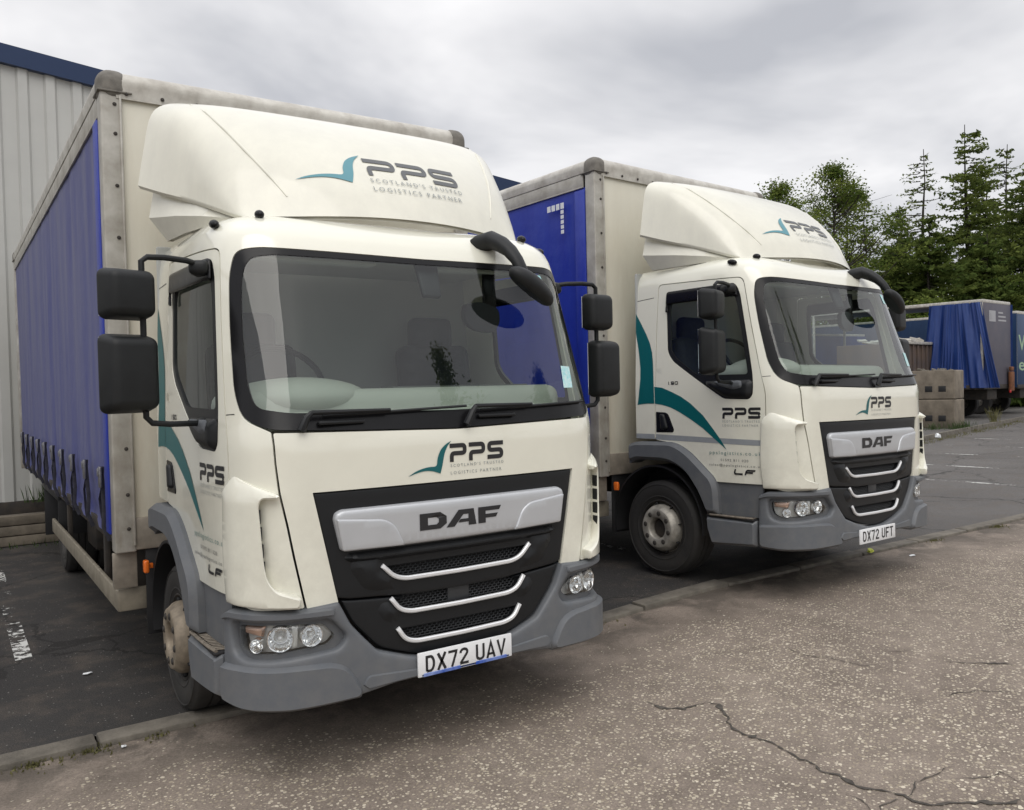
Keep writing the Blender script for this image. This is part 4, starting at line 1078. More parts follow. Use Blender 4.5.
def road_material():
    m = bpy.data.materials.new('surface_dressed_road'); m.use_nodes = True
    nt, n, l, P = pos_nodes(m); b = n['Principled BSDF']; b.inputs['Roughness'].default_value = .85; b.inputs['Specular IOR Level'].default_value = .3
    sp = n.new('ShaderNodeSeparateXYZ'); l.new(P, sp.inputs[0])
    big = noise(n, l, P, .9, 6, .6); mid = noise(n, l, P, 5, 6, .65); fine = noise(n, l, P, 120, 3, .7)
    base = ramp(n, l, big.outputs['Fac'], [(.30, (.190,.160,.136)), (.5, (.250,.213,.182)), (.72, (.300,.258,.220))])
    base = mixc(n, l, .75, base, ramp(n, l, mid.outputs['Fac'], [(.3, (.62,.60,.58)), (.7, (1.12,1.10,1.08))]), 'MULTIPLY')
    base = mixc(n, l, .8, base, ramp(n, l, fine.outputs['Fac'], [(.3, (.55,.54,.53)), (.7, (1.35,1.33,1.3))]), 'MULTIPLY')
    # chippings: cells of a warped voronoi, only some of them stones
    w = noise(n, l, P, 30, 2, .5)
    wv = n.new('ShaderNodeVectorMath'); wv.operation = 'MULTIPLY_ADD'; l.new(w.outputs['Color'], wv.inputs[0]); wv.inputs[1].default_value = (.012,.012,0); l.new(P, wv.inputs[2])
    hs = []
    col = base
    for sc, th, lim, seed in ((42, .30, .655, 0), (58, .32, .61, 7.3)):
        mp = n.new('ShaderNodeMapping'); mp.inputs['Location'].default_value = (seed, seed*.7, 0); mp.inputs['Scale'].default_value = (1, 1.0, 0); mp.inputs['Rotation'].default_value = (0, 0, seed)
        l.new(wv.outputs[0], mp.inputs[0])
        v = n.new('ShaderNodeTexVoronoi'); v.voronoi_dimensions = '2D'; v.inputs['Scale'].default_value = sc; l.new(mp.outputs[0], v.inputs['Vector'])
        sc_ = n.new('ShaderNodeSeparateColor'); l.new(v.outputs['Color'], sc_.inputs[0])
        # stone radius varies per cell
        rad = math_(n, l, 'MULTIPLY_ADD', sc_.outputs[1], .33, .09)
        ins = math_(n, l, 'LESS_THAN', v.outputs['Distance'], rad)
        dens = noise(n, l, P, .7, 5, .6).outputs['Fac']
        dens2 = math_(n, l, 'MULTIPLY_ADD', dens, -1.3, lim+.66)
        # fewer chips in the silted gutter by the kerb
        gut = n.new('ShaderNodeMapRange'); gut.inputs['From Min'].default_value = .25; gut.inputs['From Max'].default_value = .85; gut.inputs['To Max'].default_value = .45
        gn = math_(n, l, 'MULTIPLY_ADD', mid.outputs['Fac'], .7, sp.outputs['Y']); gn = math_(n, l, 'SUBTRACT', gn, .35); l.new(gn, gut.inputs['Value'])
        dens2 = math_(n, l, 'ADD', dens2, gut.outputs[0])
        on = math_(n, l, 'GREATER_THAN', sc_.outputs[0], dens2)
        k = math_(n, l, 'MULTIPLY', ins, on)
        cc = ramp(n, l, sc_.outputs[2], [(0, (.27,.225,.17)), (.5, (.42,.365,.28)), (1, (.66,.595,.475))])
        col = mixc(n, l, k, col, cc); hs.append(k)
    # gutter silt
    s2 = noise(n, l, P, 2.3, 6, .7, .6)
    gy = n.new('ShaderNodeMapRange'); gy.inputs['From Min'].default_value = .45; gy.inputs['From Max'].default_value = 1.0; l.new(sp.outputs['Y'], gy.inputs['Value'])
    silt = math_(n, l, 'MULTIPLY', gy.outputs[0], ramp(n, l, s2.outputs['Fac'], [(.42, (0,0,0)), (.55, (1,1,1))]))
    col = mixc(n, l, math_(n, l, 'MULTIPLY', silt, .7), col, (.055,.048,.040))
    l.new(col, b.inputs['Base Color'])
    h = math_(n, l, 'ADD', hs[0], hs[1]); h = math_(n, l, 'MULTIPLY_ADD', fine.outputs['Fac'], .8, h); h = math_(n, l, 'MULTIPLY_ADD', mid.outputs['Fac'], 2.0, h)
    bp = n.new('ShaderNodeBump'); bp.inputs['Strength'].default_value = .6; bp.inputs['Distance'].default_value = .006
    l.new(h, bp.inputs['Height']); l.new(bp.outputs[0], b.inputs['Normal'])
    return m
def asphalt_material(name, c0, c1, brown=.5, far=False):
    m = bpy.data.materials.new(name); m.use_nodes = True
    nt, n, l, P = pos_nodes(m); b = n['Principled BSDF']; b.inputs['Roughness'].default_value = .8; b.inputs['Specular IOR Level'].default_value = .35
    big = noise(n, l, P, .5, 6, .6); mid = noise(n, l, P, 3.2, 6, .7); fine = noise(n, l, P, 130, 3, .75)
    base = ramp(n, l, big.outputs['Fac'], [(.3, c0), (.7, c1)])
    if far:  # paler towards +x: sky glare and lack of shade painted into the colour
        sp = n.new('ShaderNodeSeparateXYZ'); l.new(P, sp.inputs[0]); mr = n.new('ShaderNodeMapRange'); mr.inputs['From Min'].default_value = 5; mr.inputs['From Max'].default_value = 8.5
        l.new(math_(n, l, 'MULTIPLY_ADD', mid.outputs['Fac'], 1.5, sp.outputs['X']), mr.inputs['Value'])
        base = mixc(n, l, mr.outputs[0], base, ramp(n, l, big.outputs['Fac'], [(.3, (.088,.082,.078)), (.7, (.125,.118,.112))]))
    base = mixc(n, l, ramp(n, l, mid.outputs['Fac'], [(.48, (0,0,0)), (.66, (brown,)*3)]), base, (.10,.082,.066))
    base = mixc(n, l, .9, base, ramp(n, l, fine.outputs['Fac'], [(.3, (.35,.35,.35)), (.5, (.95,.95,.95)), (.72, (2.3,2.25,2.2))]), 'MULTIPLY')
    v = n.new('ShaderNodeTexVoronoi'); v.inputs['Scale'].default_value = 55; l.new(P, v.inputs['Vector'])
    sc_ = n.new('ShaderNodeSeparateColor'); l.new(v.outputs['Color'], sc_.inputs[0])
    k = math_(n, l, 'MULTIPLY', math_(n, l, 'LESS_THAN', v.outputs['Distance'], .22), math_(n, l, 'GREATER_THAN', sc_.outputs[0], .93))
    base = mixc(n, l, k, base, (.22,.21,.19))
    # fine cracks
    w = noise(n, l, P, 1.2, 5, .7)
    wv = n.new('ShaderNodeVectorMath'); wv.operation = 'MULTIPLY_ADD'; l.new(w.outputs['Color'], wv.inputs[0]); wv.inputs[1].default_value = (.7,.7,0); l.new(P, wv.inputs[2])
    vc = n.new('ShaderNodeTexVoronoi'); vc.feature = 'DISTANCE_TO_EDGE'; vc.inputs['Scale'].default_value = .45; l.new(wv.outputs[0], vc.inputs['Vector'])
    ck = math_(n, l, 'LESS_THAN', vc.outputs['Distance'], .006)
    base = mixc(n, l, math_(n, l, 'MULTIPLY', ck, .7), base, (.012,.011,.010))
    l.new(base, b.inputs['Base Color'])
    bp = n.new('ShaderNodeBump'); bp.inputs['Strength'].default_value = .7; bp.inputs['Distance'].default_value = .004
    l.new(fine.outputs['Fac'], bp.inputs['Height']); l.new(bp.outputs[0], b.inputs['Normal'])
    return m
M['road'] = road_material()
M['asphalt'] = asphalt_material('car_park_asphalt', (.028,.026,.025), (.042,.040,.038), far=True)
M['asphalt_far'] = asphalt_material('worn_yard_asphalt', (.075,.072,.068), (.115,.110,.104), .3)
M['grass'] = mat('rough_grass', (.045,.065,.02), .9, var=.5, vscale=9)
M['dirt'] = mat('verge_soil', (.075,.062,.045), .95, col2=(.035,.04,.018), vscale=3, bump=.6, bscale=20)
M['kerb'] = mat('kerb_concrete', (.185,.165,.135), .85, var=.5, vscale=7, bump=.5, bscale=70)

sheet('terrain', -400, 500, -300, 600, 30, 30, -.14, M['dirt'])
sheet('road', -60, 150, -45, 1.085, .2, .5, -.012, M['road'])
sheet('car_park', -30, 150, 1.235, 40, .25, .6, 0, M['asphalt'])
sheet('yard_surface', 12, 150, 12, 60, 3, 3, .0, M['asphalt_far'])
# bay markings, worn through
def paint_material():
    m = bpy.data.materials.new('worn_white_road_paint'); m.use_nodes = True
    nt, n, l, P = pos_nodes(m); b = n['Principled BSDF']; b.inputs['Base Color'].default_value = (.60,.60,.57,1); b.inputs['Roughness'].default_value = .8
    a = noise(n, l, P, 14, 8, .75); g = noise(n, l, P, 1.1, 3, .5)
    k = math_(n, l, 'MULTIPLY_ADD', g.outputs['Fac'], .8, a.outputs['Fac'])
    k = math_(n, l, 'GREATER_THAN', k, .965)
    t = n.new('ShaderNodeBsdfTransparent'); mx = n.new('ShaderNodeMixShader'); l.new(k, mx.inputs[0]); l.new(t.outputs[0], mx.inputs[1]); l.new(b.outputs[0], mx.inputs[2])
    l.new(mx.outputs[0], n['Material Output'].inputs[0]); return m
M['paintline'] = paint_material()
for i, (x, y0, y1) in enumerate([(-1.66,2.9,8.4),(3.50,2.2,7.2),(-4.4,2.9,8.4),(10.98,2.3,7.0),(13.32,2.6,7.4),(15.86,2.8,7.6),(18.3,3.0,8.2),(20.9,3.4,8.4),(8.3,2.3,7.2)]):
    sheet('bay_marking', x-.05, x+.05, y0, y1, .2, .5, .004, M['paintline'])
# flush kerb between road and bays: separate stones butted with open joints
bm = BM(); rk = random.Random(3); x = -14.0
joints = [-1.47, -.56, .35, 1.26, 2.17]
xs = [-14]+[-1.46-.915*k for k in range(13, 0, -1)]+[-1.46]
xx = -1.46-.915*14
while xx < 60:
    x0, x1 = xx+.006, xx+.909
    dy = rk.uniform(-.006,.006); dz = rk.uniform(-.004,.004)
    rbox(bm, ((x0+x1)/2, 1.16+dy, gh((x0+x1)/2, 1.2)-.055+dz), (x1-x0, .148, .14), .012, 2, rot=(rk.uniform(-.01,.01), -(gh(x1,1.2)-gh(x0,1.2))/.9, rk.uniform(-.003,.003)))
    xx += .915
tag(obj('kerb', bm, M['kerb']), kind='structure')
sheet('kerb_bedding', -14, 46, 1.06, 1.26, .6, .1, -.035, M['dirt'])
# cracks
M['crack'] = mat('crack_filled_with_dirt', (.105,.092,.078), .95, var=.6, vscale=20)
CR = [
[(1.08, -0.11), (1.11, -0.22), (1.18, -0.32), (1.28, -0.31), (1.33, -0.32), (1.34, -0.39), (1.3, -0.48), (1.23, -0.56), (1.19, -0.63), (1.17, -0.77), (1.18, -0.87), (1.17, -0.94), (1.15, -1.02), (1.16, -1.08), (1.13, -1.18), (1.15, -1.25), (1.16, -1.31), (1.14, -1.36), (1.18, -1.44), (1.2, -1.53), (1.21, -1.62), (1.34, -1.72), (1.42, -1.79), (1.52, -1.85)] , [(1.2, -1.53), (1.33, -1.51), (1.44, -1.5), (1.53, -1.5), (1.61, -1.55)] , [(1.2, -1.53), (1.09, -1.53), (1.01, -1.54)] , [(1.05, -1.38), (1.04, -1.45), (0.98, -1.52)] , [(1.5, -1.58), (1.56, -1.63), (1.68, -1.68), (1.66, -1.75), (1.65, -1.79)] , [(2.27, -0.12), (2.24, -0.26), (2.29, -0.35), (2.33, -0.48), (2.32, -0.61), (2.39, -0.68)] , [(2.61, -0.55), (2.63, -0.6), (2.72, -0.67)] , [(2.71, -0.9), (2.79, -0.97), (2.84, -1.01), (2.85, -1.06), (2.9, -1.12), (2.92, -1.18)] , [(2.23, -1.12), (2.34, -1.16), (2.43, -1.21), (2.5, -1.29), (2.56, -1.38)] , [(2.01, -0.77), (2.06, -0.8)] , [(1.97, -1.37), (1.97, -1.48)] , ]
bm = BM(); rc = random.Random(11)
for ci, c in enumerate(CR):
    pts = []
    for a, b in zip(c, c[1:]):
        L = hypot(b[0]-a[0], b[1]-a[1]); k = max(1, int(L/.025))
        for j in range(k): pts.append((a[0]+(b[0]-a[0])*j/k, a[1]+(b[1]-a[1])*j/k))
    pts.append(c[-1]); prev = None; N = len(pts); jx = jy = 0
    for i, p in enumerate(pts):
        jx = jx*.6+rc.uniform(-.014,.014); jy = jy*.6+rc.uniform(-.014,.014)
        a = pts[max(0, i-1)]; b = pts[min(N-1, i+1)]; L = hypot(b[0]-a[0], b[1]-a[1]) or 1
        w = (.0052 if ci in (0, 7) else .0028)*(.5+rc.random()*1.3)*min(1, i/4+.15, (N-1-i)/4+.15)
        if rc.random() < .16 and ci in (0, 7): w *= 3.2
        if rc.random() < .15: w *= .15
        nx, ny = -(b[1]-a[1])/L, (b[0]-a[0])/L; x, y = p[0]+jx, p[1]+jy
        cur = (bm.verts.new((x+nx*w, y+ny*w, gh(x, y)-.0075)), bm.verts.new((x-nx*w, y-ny*w, gh(x, y)-.0075)))
        if prev: bm.faces.new((prev[0], cur[0], cur[1], prev[1]))
        prev = cur
tag(obj('road_crack', bm, M['crack'], normals=False), kind='structure')
# raised footway at the far side of the car park
def lin(p, q, t): return (p[0]+(q[0]-p[0])*t, p[1]+(q[1]-p[1])*t)
FA, FB = Vector((12.0, 6.95, 0)), Vector((60.0, 18.5, 0)); fd = (FB-FA).normalized(); fn_ = Vector((-fd.y, fd.x, 0))
def slab(name, d0, d1, z0, z1, m, L=110):
    bm = BM(); n = 40
    r = []
    for i in range(n+1):
        p = FA+fd*(L*i/n); r.append([bm.verts.new((p+fn_*d).to_tuple()[:2]+(z,)) for d, z in ((d0, z0), (d0+.015, z1), (d1-.015, z1), (d1, z0))])
    for a, b in zip(r, r[1:]):
        for k in range(3): bm.faces.new((a[k], b[k], b[k+1], a[k+1]))
    return tag(obj(name, bm, m, sharp=30), kind='structure')
slab('far_kerb', 0, .14, -.1, .13, M['kerb'])
slab('footway', .14, 3.6, -.05, .115, M['asphalt_far'])
slab('back_kerb', 3.6, 3.74, -.05, .15, M['kerb'])

# ------------------------------------------------------------------ the two lorries
A = make_lorry('white curtain-sided lorry nearest the camera, front plate DX72 UAV')
plA = plate_text(A, 'DX72 UAV')
lorry_nodes = []
def copy_tree(o, parent=None, depth=0):
    c = o.copy(); C.objects.link(c); c.parent = parent
    for ch in list(o.children): copy_tree(ch, c, depth+1)
    return c
B = copy_tree(A)
B['label'] = 'white curtain-sided lorry further back, parked behind the first, plate DX72 UFT'
B.location = (4.017, .363, .116)
B.rotation_euler = (radians(-.80), radians(.73), radians(3.46))
plB = [c for c in B.children if c.name.startswith('number_plate')][0]
for c in list(plB.children): bpy.data.objects.remove(c)
plB.location = (-.040, 0, -.056)
q, w = plate_word('DX72 UFT')
decal('registration_lettering', [(*poly_tri(q), (-w/2,-.0395), (1,1))], M['letter'], plB, flatfn((0,-.036,.4485), (1,0,0), (0,0,1), (0,-1,0)), off=.0012, sub=0)
bm = BM(); rbox(bm, (-.135,-.0345,.399), (.20,.008,.016), .002, 1); rbox(bm, (.14,-.0345,.399), (.18,.008,.016), .002, 1); rbox(bm, (0,-.033,.399), (.49,.006,.012), .002, 1); obj('dealer_strip', bm, M['plate_blue'], plA)
for c in A.children_recursive:
    if c.name.startswith('rim') and not c.name.startswith('rim_barrel') and c.parent.name.startswith('wheel'):
        c.data = c.data.copy(); c.data.materials.clear(); c.data.materials.append(M['rim_brown'])
# the near lorry's near-side curtain and rail are dustier
for c in A.children:
    if c.name.startswith('side_curtain'):
        if sum(v.co.x for v in c.data.vertices) < 0:
            c.data = c.data.copy(); c.data.materials.clear(); c.data.materials.append(M['curtain_dusty'])
# the far lorry has a grey reflective stripe on its doors and marks on its curtain
for d in [c for c in B.children if c.name.startswith('cab_door')]:
    s = -1 if sum(v.co.x for v in d.data.vertices) < 0 else 1
    panel('reflective_stripe', [(s*1.143,1.118),(s*1.139,1.160),(s*1.60,1.172),(s*2.203,1.190),(s*2.203,1.146),(s*1.75,1.134)], M['stripe'], d, off=.0015, thick=0)
for c in B.children:
    if c.name.startswith('cab_shell'):
        panel('reflective_stripe', [(-2.215,1.190),(-2.215,1.150),(-2.427,1.151),(-2.427,1.192)], M['stripe'], c, off=.0015, thick=0)
    if c.name.startswith('side_curtain') and sum(v.co.x for v in c.data.vertices) < 0:
        bm = BM(); sxx = -1.245-.012
        for k in range(4): rbox(bm, (sxx-.012, 2.23+.062*k, 3.255), (.004,.046,.055), .001, 1)
        for k in range(5): rbox(bm, (sxx-.012, 2.232, 3.20-.045*k), (.004,.040,.034), .001, 1)
        obj('reflective_mark', bm, M['white_mark'], c)

# ------------------------------------------------------------------ warehouse behind
M['cladding'] = mat('grey_steel_cladding', (.50,.50,.475), .45, .15, var=.08, vscale=1.3)
M['navy'] = mat('navy_steel_flashing', (.012,.03,.085), .4, .2)
wh = empty('warehouse', 'grey steel-clad warehouse with navy roof edge behind the lorries', 'warehouse', (-1.25,10,0))
X0, X1, YW = -22.0, 11.5, 10.0
def topz(x): return 6.57-.105*(x+1.25)
vs = []; fs = []; x = X0; prof = []
pitch = .34
while x < X1:
    for dx, dy in ((0,0),(.17,0),(.20,.035),(.31,.035)): prof.append((x+dx, YW-.0-dy))
    x += pitch
for (px, py) in prof: vs += [(px+1.25, py-10, .28), (px+1.25, py-10, topz(px)-.12)]
for i in range(len(prof)-1): fs.append((2*i, 2*i+2, 2*i+3, 2*i+1))
pydata('cladding', vs, fs, M['cladding'], wh, sharp=20)
bm = BM(); n = len(prof)-1
xa, xb = X0, prof[-1][0]
a = [(xa, topz(xa)-.26), (xb, topz(xb)-.26), (xb, topz(xb)), (xa, topz(xa))]
prism(bm, a, lambda u, w, d: (u+1.25, -.10+d, w), .14)
obj('roof_flashing', bm, M['navy'], wh)
bm = BM(); a = [(xa, .0), (xb, .0), (xb, topz(xb)-.05), (xa, topz(xa)-.05)]
prism(bm, a, lambda u, w, d: (u+1.25, .06+d, w), 26); obj('building_body', bm, M['cladding'], wh)
bm = BM(); rbox(bm, ((xa+xb)/2+1.25,.0,.14), (xb-xa,.10,.30), .005); obj('plinth', bm, M['dark_metal'], wh)
bm = BM()
for x in (0.30, 1.32, 2.34): 
    pass
bm.free()
# timber sleeper wall at the head of the bays
M['sleeper'] = mat('weathered_sleeper', (.20,.17,.13), .9, col2=(.10,.085,.065), vscale=5, bump=.4, bscale=30)
sw = empty('sleeper_wall', 'low wall of weathered timber sleepers behind the bays', 'wall', (-1.5,7.9,0))
for i, (z, h) in enumerate(((.06,.115),(.178,.115),(.296,.115))):
    for k, (xa, xb) in enumerate(((-8,-5.4),(-5.4,-2.8),(-2.8,-.2),(-.2,2.4),(2.4,5.0),(5.0,7.6))):
        bm = BM(); rbox(bm, ((xa+xb)/2+1.5+(i%2)*.4, rk.uniform(-.012,.012), z), (xb-xa-.015,.20,h-.006), .012, 2); obj('sleeper', bm, M['sleeper'], sw)

# ------------------------------------------------------------------ weeds
def blades(name, pts, m, label, cat, hgt=(.05,.16), n=40, spread=.16, parent=None, seed=1):
    r = random.Random(seed); vs = []; fs = []
    for (x, y, z, k) in pts:
        for i in range(int(n*k)):
            a = r.uniform(0, 2*pi); d = abs(r.gauss(0, spread)); bx, by = x+d*cos(a), y+d*sin(a)*.5; h = r.uniform(*hgt); t = r.uniform(0, 2*pi); w = r.uniform(.003,.009)
            lx, ly = cos(t)*h*.6*r.random(), sin(t)*h*.6*r.random(); q = len(vs)
            vs += [(bx-w*cos(t+1.5), by-w*sin(t+1.5), z), (bx+w*cos(t+1.5), by+w*sin(t+1.5), z), (bx+lx*.5+w*.7, by+ly*.5, z+h*.6), (bx+lx, by+ly, z+h)]
            fs += [(q, q+1, q+2), (q, q+2, q+3)]
    o = pydata(name, vs, fs, m, parent, sharp=None)
    return o
M['weed'] = mat('weed_green', (.055,.10,.02), .8, var=.5, vscale=30)
M['weed_dry'] = mat('dry_grass', (.17,.16,.06), .85, var=.4, vscale=30)
tag(blades('grass_tufts', [(-1.6+.35*k, 7.68, .0, .6+.5*((k*7)%3)) for k in range(-10, 6)], M['weed'], '', '', hgt=(.03,.11), n=16, seed=2), kind='stuff')
tag(blades('kerb_moss', [(2.55,1.05,-.0,1.6),(2.75,1.04,.0,1.2),(2.4,1.05,0,.5),(-1.75,1.06,-.01,1.2),(-1.5,1.06,-.01,1),(-1.2,1.06,-.01,.4),(6.1,1.05,.09,.6),(7.3,1.04,.09,1.4),(1.9,1.05,.02,.4)], M['weed_dry'], '', '', hgt=(.008,.03), n=90, spread=.09, seed=4), kind='stuff')
pts = []
for i in range(150):
    p = FA+fd*(rk.uniform(0, 30))+fn_*rk.uniform(-.35,.03); pts.append((p.x, p.y, .0, rk.uniform(.3,1.5)))
tag(blades('verge_grass', pts, M['weed_dry'], '', '', hgt=(.02,.10), n=22, spread=.25, seed=6), kind='stuff')
wd = blades('weed', [(23.05,9.85,.1,2.2),(22.5,10.2,.1,2),(23.7,9.95,.1,1.2),(24.2,10.1,.1,1)], M['weed'], '', '', hgt=(.06,.28), n=70, spread=.28, seed=8)
tag(wd, 'green weeds growing along the foot of the stacked concrete blocks', 'weeds')
wd = blades('weed', [(27.2,10.75,.1,1.6)], M['weed_dry'], '', '', hgt=(.15,.6), n=60, spread=.14, seed=9)
tag(wd, 'single tall weed clump growing out of the far kerb', 'weeds')
wd = blades('weed', [(-.93,9.75,.28,1.2)], M['weed'], '', '', hgt=(.06,.3), n=60, spread=.14, seed=10)
tag(wd, 'small green weed at the foot of the warehouse wall', 'weeds')
# litter
def scrap(loc, s, m, label, seed, cat='litter'):
    r = random.Random(seed); bm = BM(); bmesh.ops.create_icosphere(bm, subdivisions=2, radius=1)
    for v in bm.verts:
        k = r.uniform(.6,1.15); v.co = Vector((v.co.x*s[0]*k, v.co.y*s[1]*k, max(-.2, v.co.z)*s[2]*k))
    o = obj('litter', bm, m, sharp=25); o.location = loc; return tag(o, label, cat)
M['litter_y'] = mat('yellow_litter', (.55,.60,.08), .6); M['litter_w'] = mat('white_litter', (.75,.77,.78), .6)
scrap((5.05,1.09,.115), (.045,.03,.03), M['litter_y'], 'crumpled yellow-green scrap lying on the kerb below the plate of the far lorry', 1)
scrap((5.25,.80,.095), (.05,.02,.008), M['litter_w'], 'flat white scrap lying on the road by the kerb', 2)
scrap((19.4,8.35,.13), (.09,.08,.11), M['litter_w'], 'white bag lying against the far kerb', 3)
scrap((-1.36,2.30,.01), (.030,.018,.006), M['litter_w'], 'pale scrap on the dark asphalt left of the near lorry', 4)
scrap((-1.36,1.02,-.004), (.013,.012,.007), M['litter_w'], 'small white pebble in the gutter before the kerb', 5)
# ------------------------------------------------------------------ concrete blocks
def conc_block(loc, rz, label, parent=None):
    e = empty('concrete_block', label, 'concrete block', loc, (0,0,rz), 'stacked concrete blocks')
    bm = BM(); rbox(bm, (0,0,.45), (1.12,1.22,.88), .03, 3)
    r = random.Random(int(loc[2]*100)+7)
    for v in bm.verts: v.co += Vector((r.uniform(-.006,.006), r.uniform(-.006,.006), r.uniform(-.005,.005)))
    b = obj('block', bm, M['concrete'], e)
    bm = BM()
    for y in (.12,-.26): rbox(bm, (-.560,y,.32), (.014,.21,.18), .004)
    obj('fork_pocket', bm, M['rubber'], b)
    return e
blk_rot = radians(14)
conc_block((23.62,10.68,.10), blk_rot, 'lower of the two stacked concrete blocks, weeds at its foot')
conc_block((23.63,10.69,1.0), blk_rot+.02, 'upper of the two stacked concrete blocks, stained brown')
bm = BM(); r = random.Random(4)
for k in range(26): rbox(bm, (23.62+r.uniform(-.42,.42), 10.69+r.uniform(-.4,.4), 1.89), (r.uniform(.05,.18), r.uniform(.05,.14), .05), .015, 1, rot=(r.random(), r.random(), r.random()))
tag(obj('rubble', bm, M['kerb']), 'broken pale rubble lying on top of the upper concrete block', 'rubble')

# ------------------------------------------------------------------ trailers across the yard
M['headboard'] = mat('grey_headboard', (.105,.095,.115), .6, var=.2, vscale=2, col2=(.075,.075,.10))
M['navy_pvc'] = curtain_mat('navy_livery_curtain', (.010,.035,.10), (.02,.055,.13))
M['pale_green'] = mat('pale_green_print', (.32,.45,.30), .6)
M['grey_print'] = mat('pale_grey_print', (.38,.38,.40), .6)
def frame_fn(loc, rz):
    m = Matrix.Translation(loc) @ Matrix.Rotation(rz, 4, 'Z'); return m
def trailer(name, label, loc, rz, L, Wd, H, zb, curtain_from, curtain_to, open_front=True):
    e = empty(name, label, 'trailer', loc, (0,0,rz), 'trailers parked across the yard')
    bm = BM(); rbox(bm, (Wd/2,L/2,H-.06), (Wd,L,.12), .02); obj('trailer_roof', bm, M['rail'], e)
    bm = BM(); rbox(bm, (Wd/2,.03,(H+zb)/2-.06), (Wd-.02,.06,H-zb-.12), .01); obj('headboard', bm, M['headboard'], e)
    bm = BM(); rbox(bm, (Wd/2,L/2,zb-.08), (Wd,L,.16), .01); obj('trailer_floor', bm, M['dark_metal'], e)
    bm = BM(); rbox(bm, (Wd/2,L-.1,(H+zb)/2), (Wd-.1,.06,H-zb-.2), .005); rbox(bm, (Wd/2,L/2,zb-.35), (.9,L-.4,.4), .02); obj('trailer_frame', bm, M['dark_metal'], e)
    for x in (.02, Wd-.02):
        for y in (.06, L*.5, L-.06):
            bm = BM(); rbox(bm, (x,y,(H+zb)/2-.06), (.07,.09,H-zb-.12), .006); obj('pillar', bm, M['alu'], e)
    for side in (0, 1):
        x = 0 if side == 0 else Wd
        a, b = (curtain_from, curtain_to) if side == 0 else ((-.05, 1.5) if open_front else (-.05, L))
        n = 160; nz = 14; vs = []; fs = []
        rr = random.Random(9+side); amp = .12 if side == 0 and open_front else .015; ph = [rr.uniform(0,6) for _ in range(5)]
        for j in range(nz+1):
            t = j/nz; z = zb-.10+(H-.10-zb+.10)*t
            for i in range(n+1):
                u = i/n; y = a+(b-a)*u
                if side == 0 and open_front: y += (.45*(1-t))*(u-.15) - .55*(1-t)*(1 if u < .5 else .2)*(1-u)
                f = amp*(.55+.45*(1-t))*(.6*sin(u*46+ph[0]+2.6*t+2*sin(u*7+ph[3]))+.6*sin(u*23+ph[1]-3*t)+.4*sin(u*97+ph[2]+3*sin(u*11)))*(.5+.5*sin(u*9+ph[4]+2*t)**2)
                vs.append((x+(-.05 if side == 0 else .05)+f*(1 if side else -1), y, z))
        for j in range(nz):
            for i in range(n):
                q = j*(n+1)+i; fs.append((q, q+1, q+n+2, q+n+1))
        pydata('trailer_curtain', vs, fs, M['curtain_far'] if open_front else M['navy_pvc'], e, sharp=None)
    for y in (L*.08+.5, L*.08+1.75):
        for sx in (0, 1):
            bm = BM(); lathe(bm, [(.20,-.02),(.26,0),(.46,.0),(.50,-.04),(.50,-.24),(.46,-.28),(.2,-.26)], (.16 if sx == 0 else Wd-.16, y, .52), 'x', 28, sgn=-1 if sx == 0 else 1)
            w_ = obj('wheel', bm, M['tyre'], e)
            bm = BM(); lathe(bm, [(.26,-.03),(.24,-.01),(.20,-.08),(.10,-.05),(.001,-.03)], (.16 if sx == 0 else Wd-.16, y, .52), 'x', 24, sgn=-1 if sx == 0 else 1); obj('rim', bm, M['rim'], w_)
    return e
T = trailer('curtain_trailer', 'grey-fronted trailer with its bright blue side curtain bunched half open', (28.8,11.85,.1), radians(6), 13.2, 2.55, 4.33, 1.25, .05, 1.85)
hb = [c for c in T.children if c.name.startswith('headboard')][0]
fnh = flatfn((0,-.004,0), (1,0,0), (0,0,1), (0,-1,0))
decal('headboard_sign', [([(.5,3.55),(1.1,3.55),(1.1,3.95),(.5,3.95)], [(0,1,2,3)], (0,0), (1,1))], M['grey_print'], hb, fnh, sub=0)
decal('headboard_lettering', [([(1.35,z),(1.35+w,z),(1.35+w,z+.06),(1.35,z+.06)], [(0,1,2,3)], (0,0), (1,1)) for z, w in ((3.86,.45),(3.72,.7),(3.58,.75))]+[fit_text('a', .56, .72, 3.62, .22)], M['grey_print'], hb, fnh, sub=0)
bm = BM(); rbox(bm, (2.30,-.10,1.35), (.35,.12,.75), .05, 3); rbox(bm, (2.25,-.12,1.82), (.28,.10,.16), .03)
obj('coupling_box', bm, mat('rusty_orange_steel', (.22,.085,.035), .8, var=.5, vscale=8), T)
bm = BM(); rbox(bm, (2.05,-.14,.98), (.10,.05,.10), .01); obj('red_reflector', bm, mat('red_lens', (.5,.02,.02), .3), T)
T2 = trailer('curtain_trailer', 'navy liveried trailer with pale green lettering at the right edge', (32.9,12.6,.1), radians(6), 13.2, 2.55, 4.1, 1.2, -.0, 13.0, False)
hb2 = [c for c in T2.children if c.name.startswith('headboard')][0]
hb2.data = hb2.data.copy(); hb2.data.materials.clear(); hb2.data.materials.append(M['navy_pvc'])
decal('livery_lettering', [fit_text('VS', .10, 1.25, 2.55, .62, bold=.02), fit_text('el', .12, 1.0, 1.75, .50, bold=.01)], M['pale_green'], hb2, fnh, sub=0)
T3 = trailer('curtain_trailer', 'low blue trailer with a pale green arrow, half hidden behind the far lorry', (29.5,17.5,.1), radians(96), 12, 2.55, 3.55, 1.2, -.0, 11.8, False)
T3.rotation_euler = (0,0,radians(84)); T3.location = (33.5,18.6,.1)
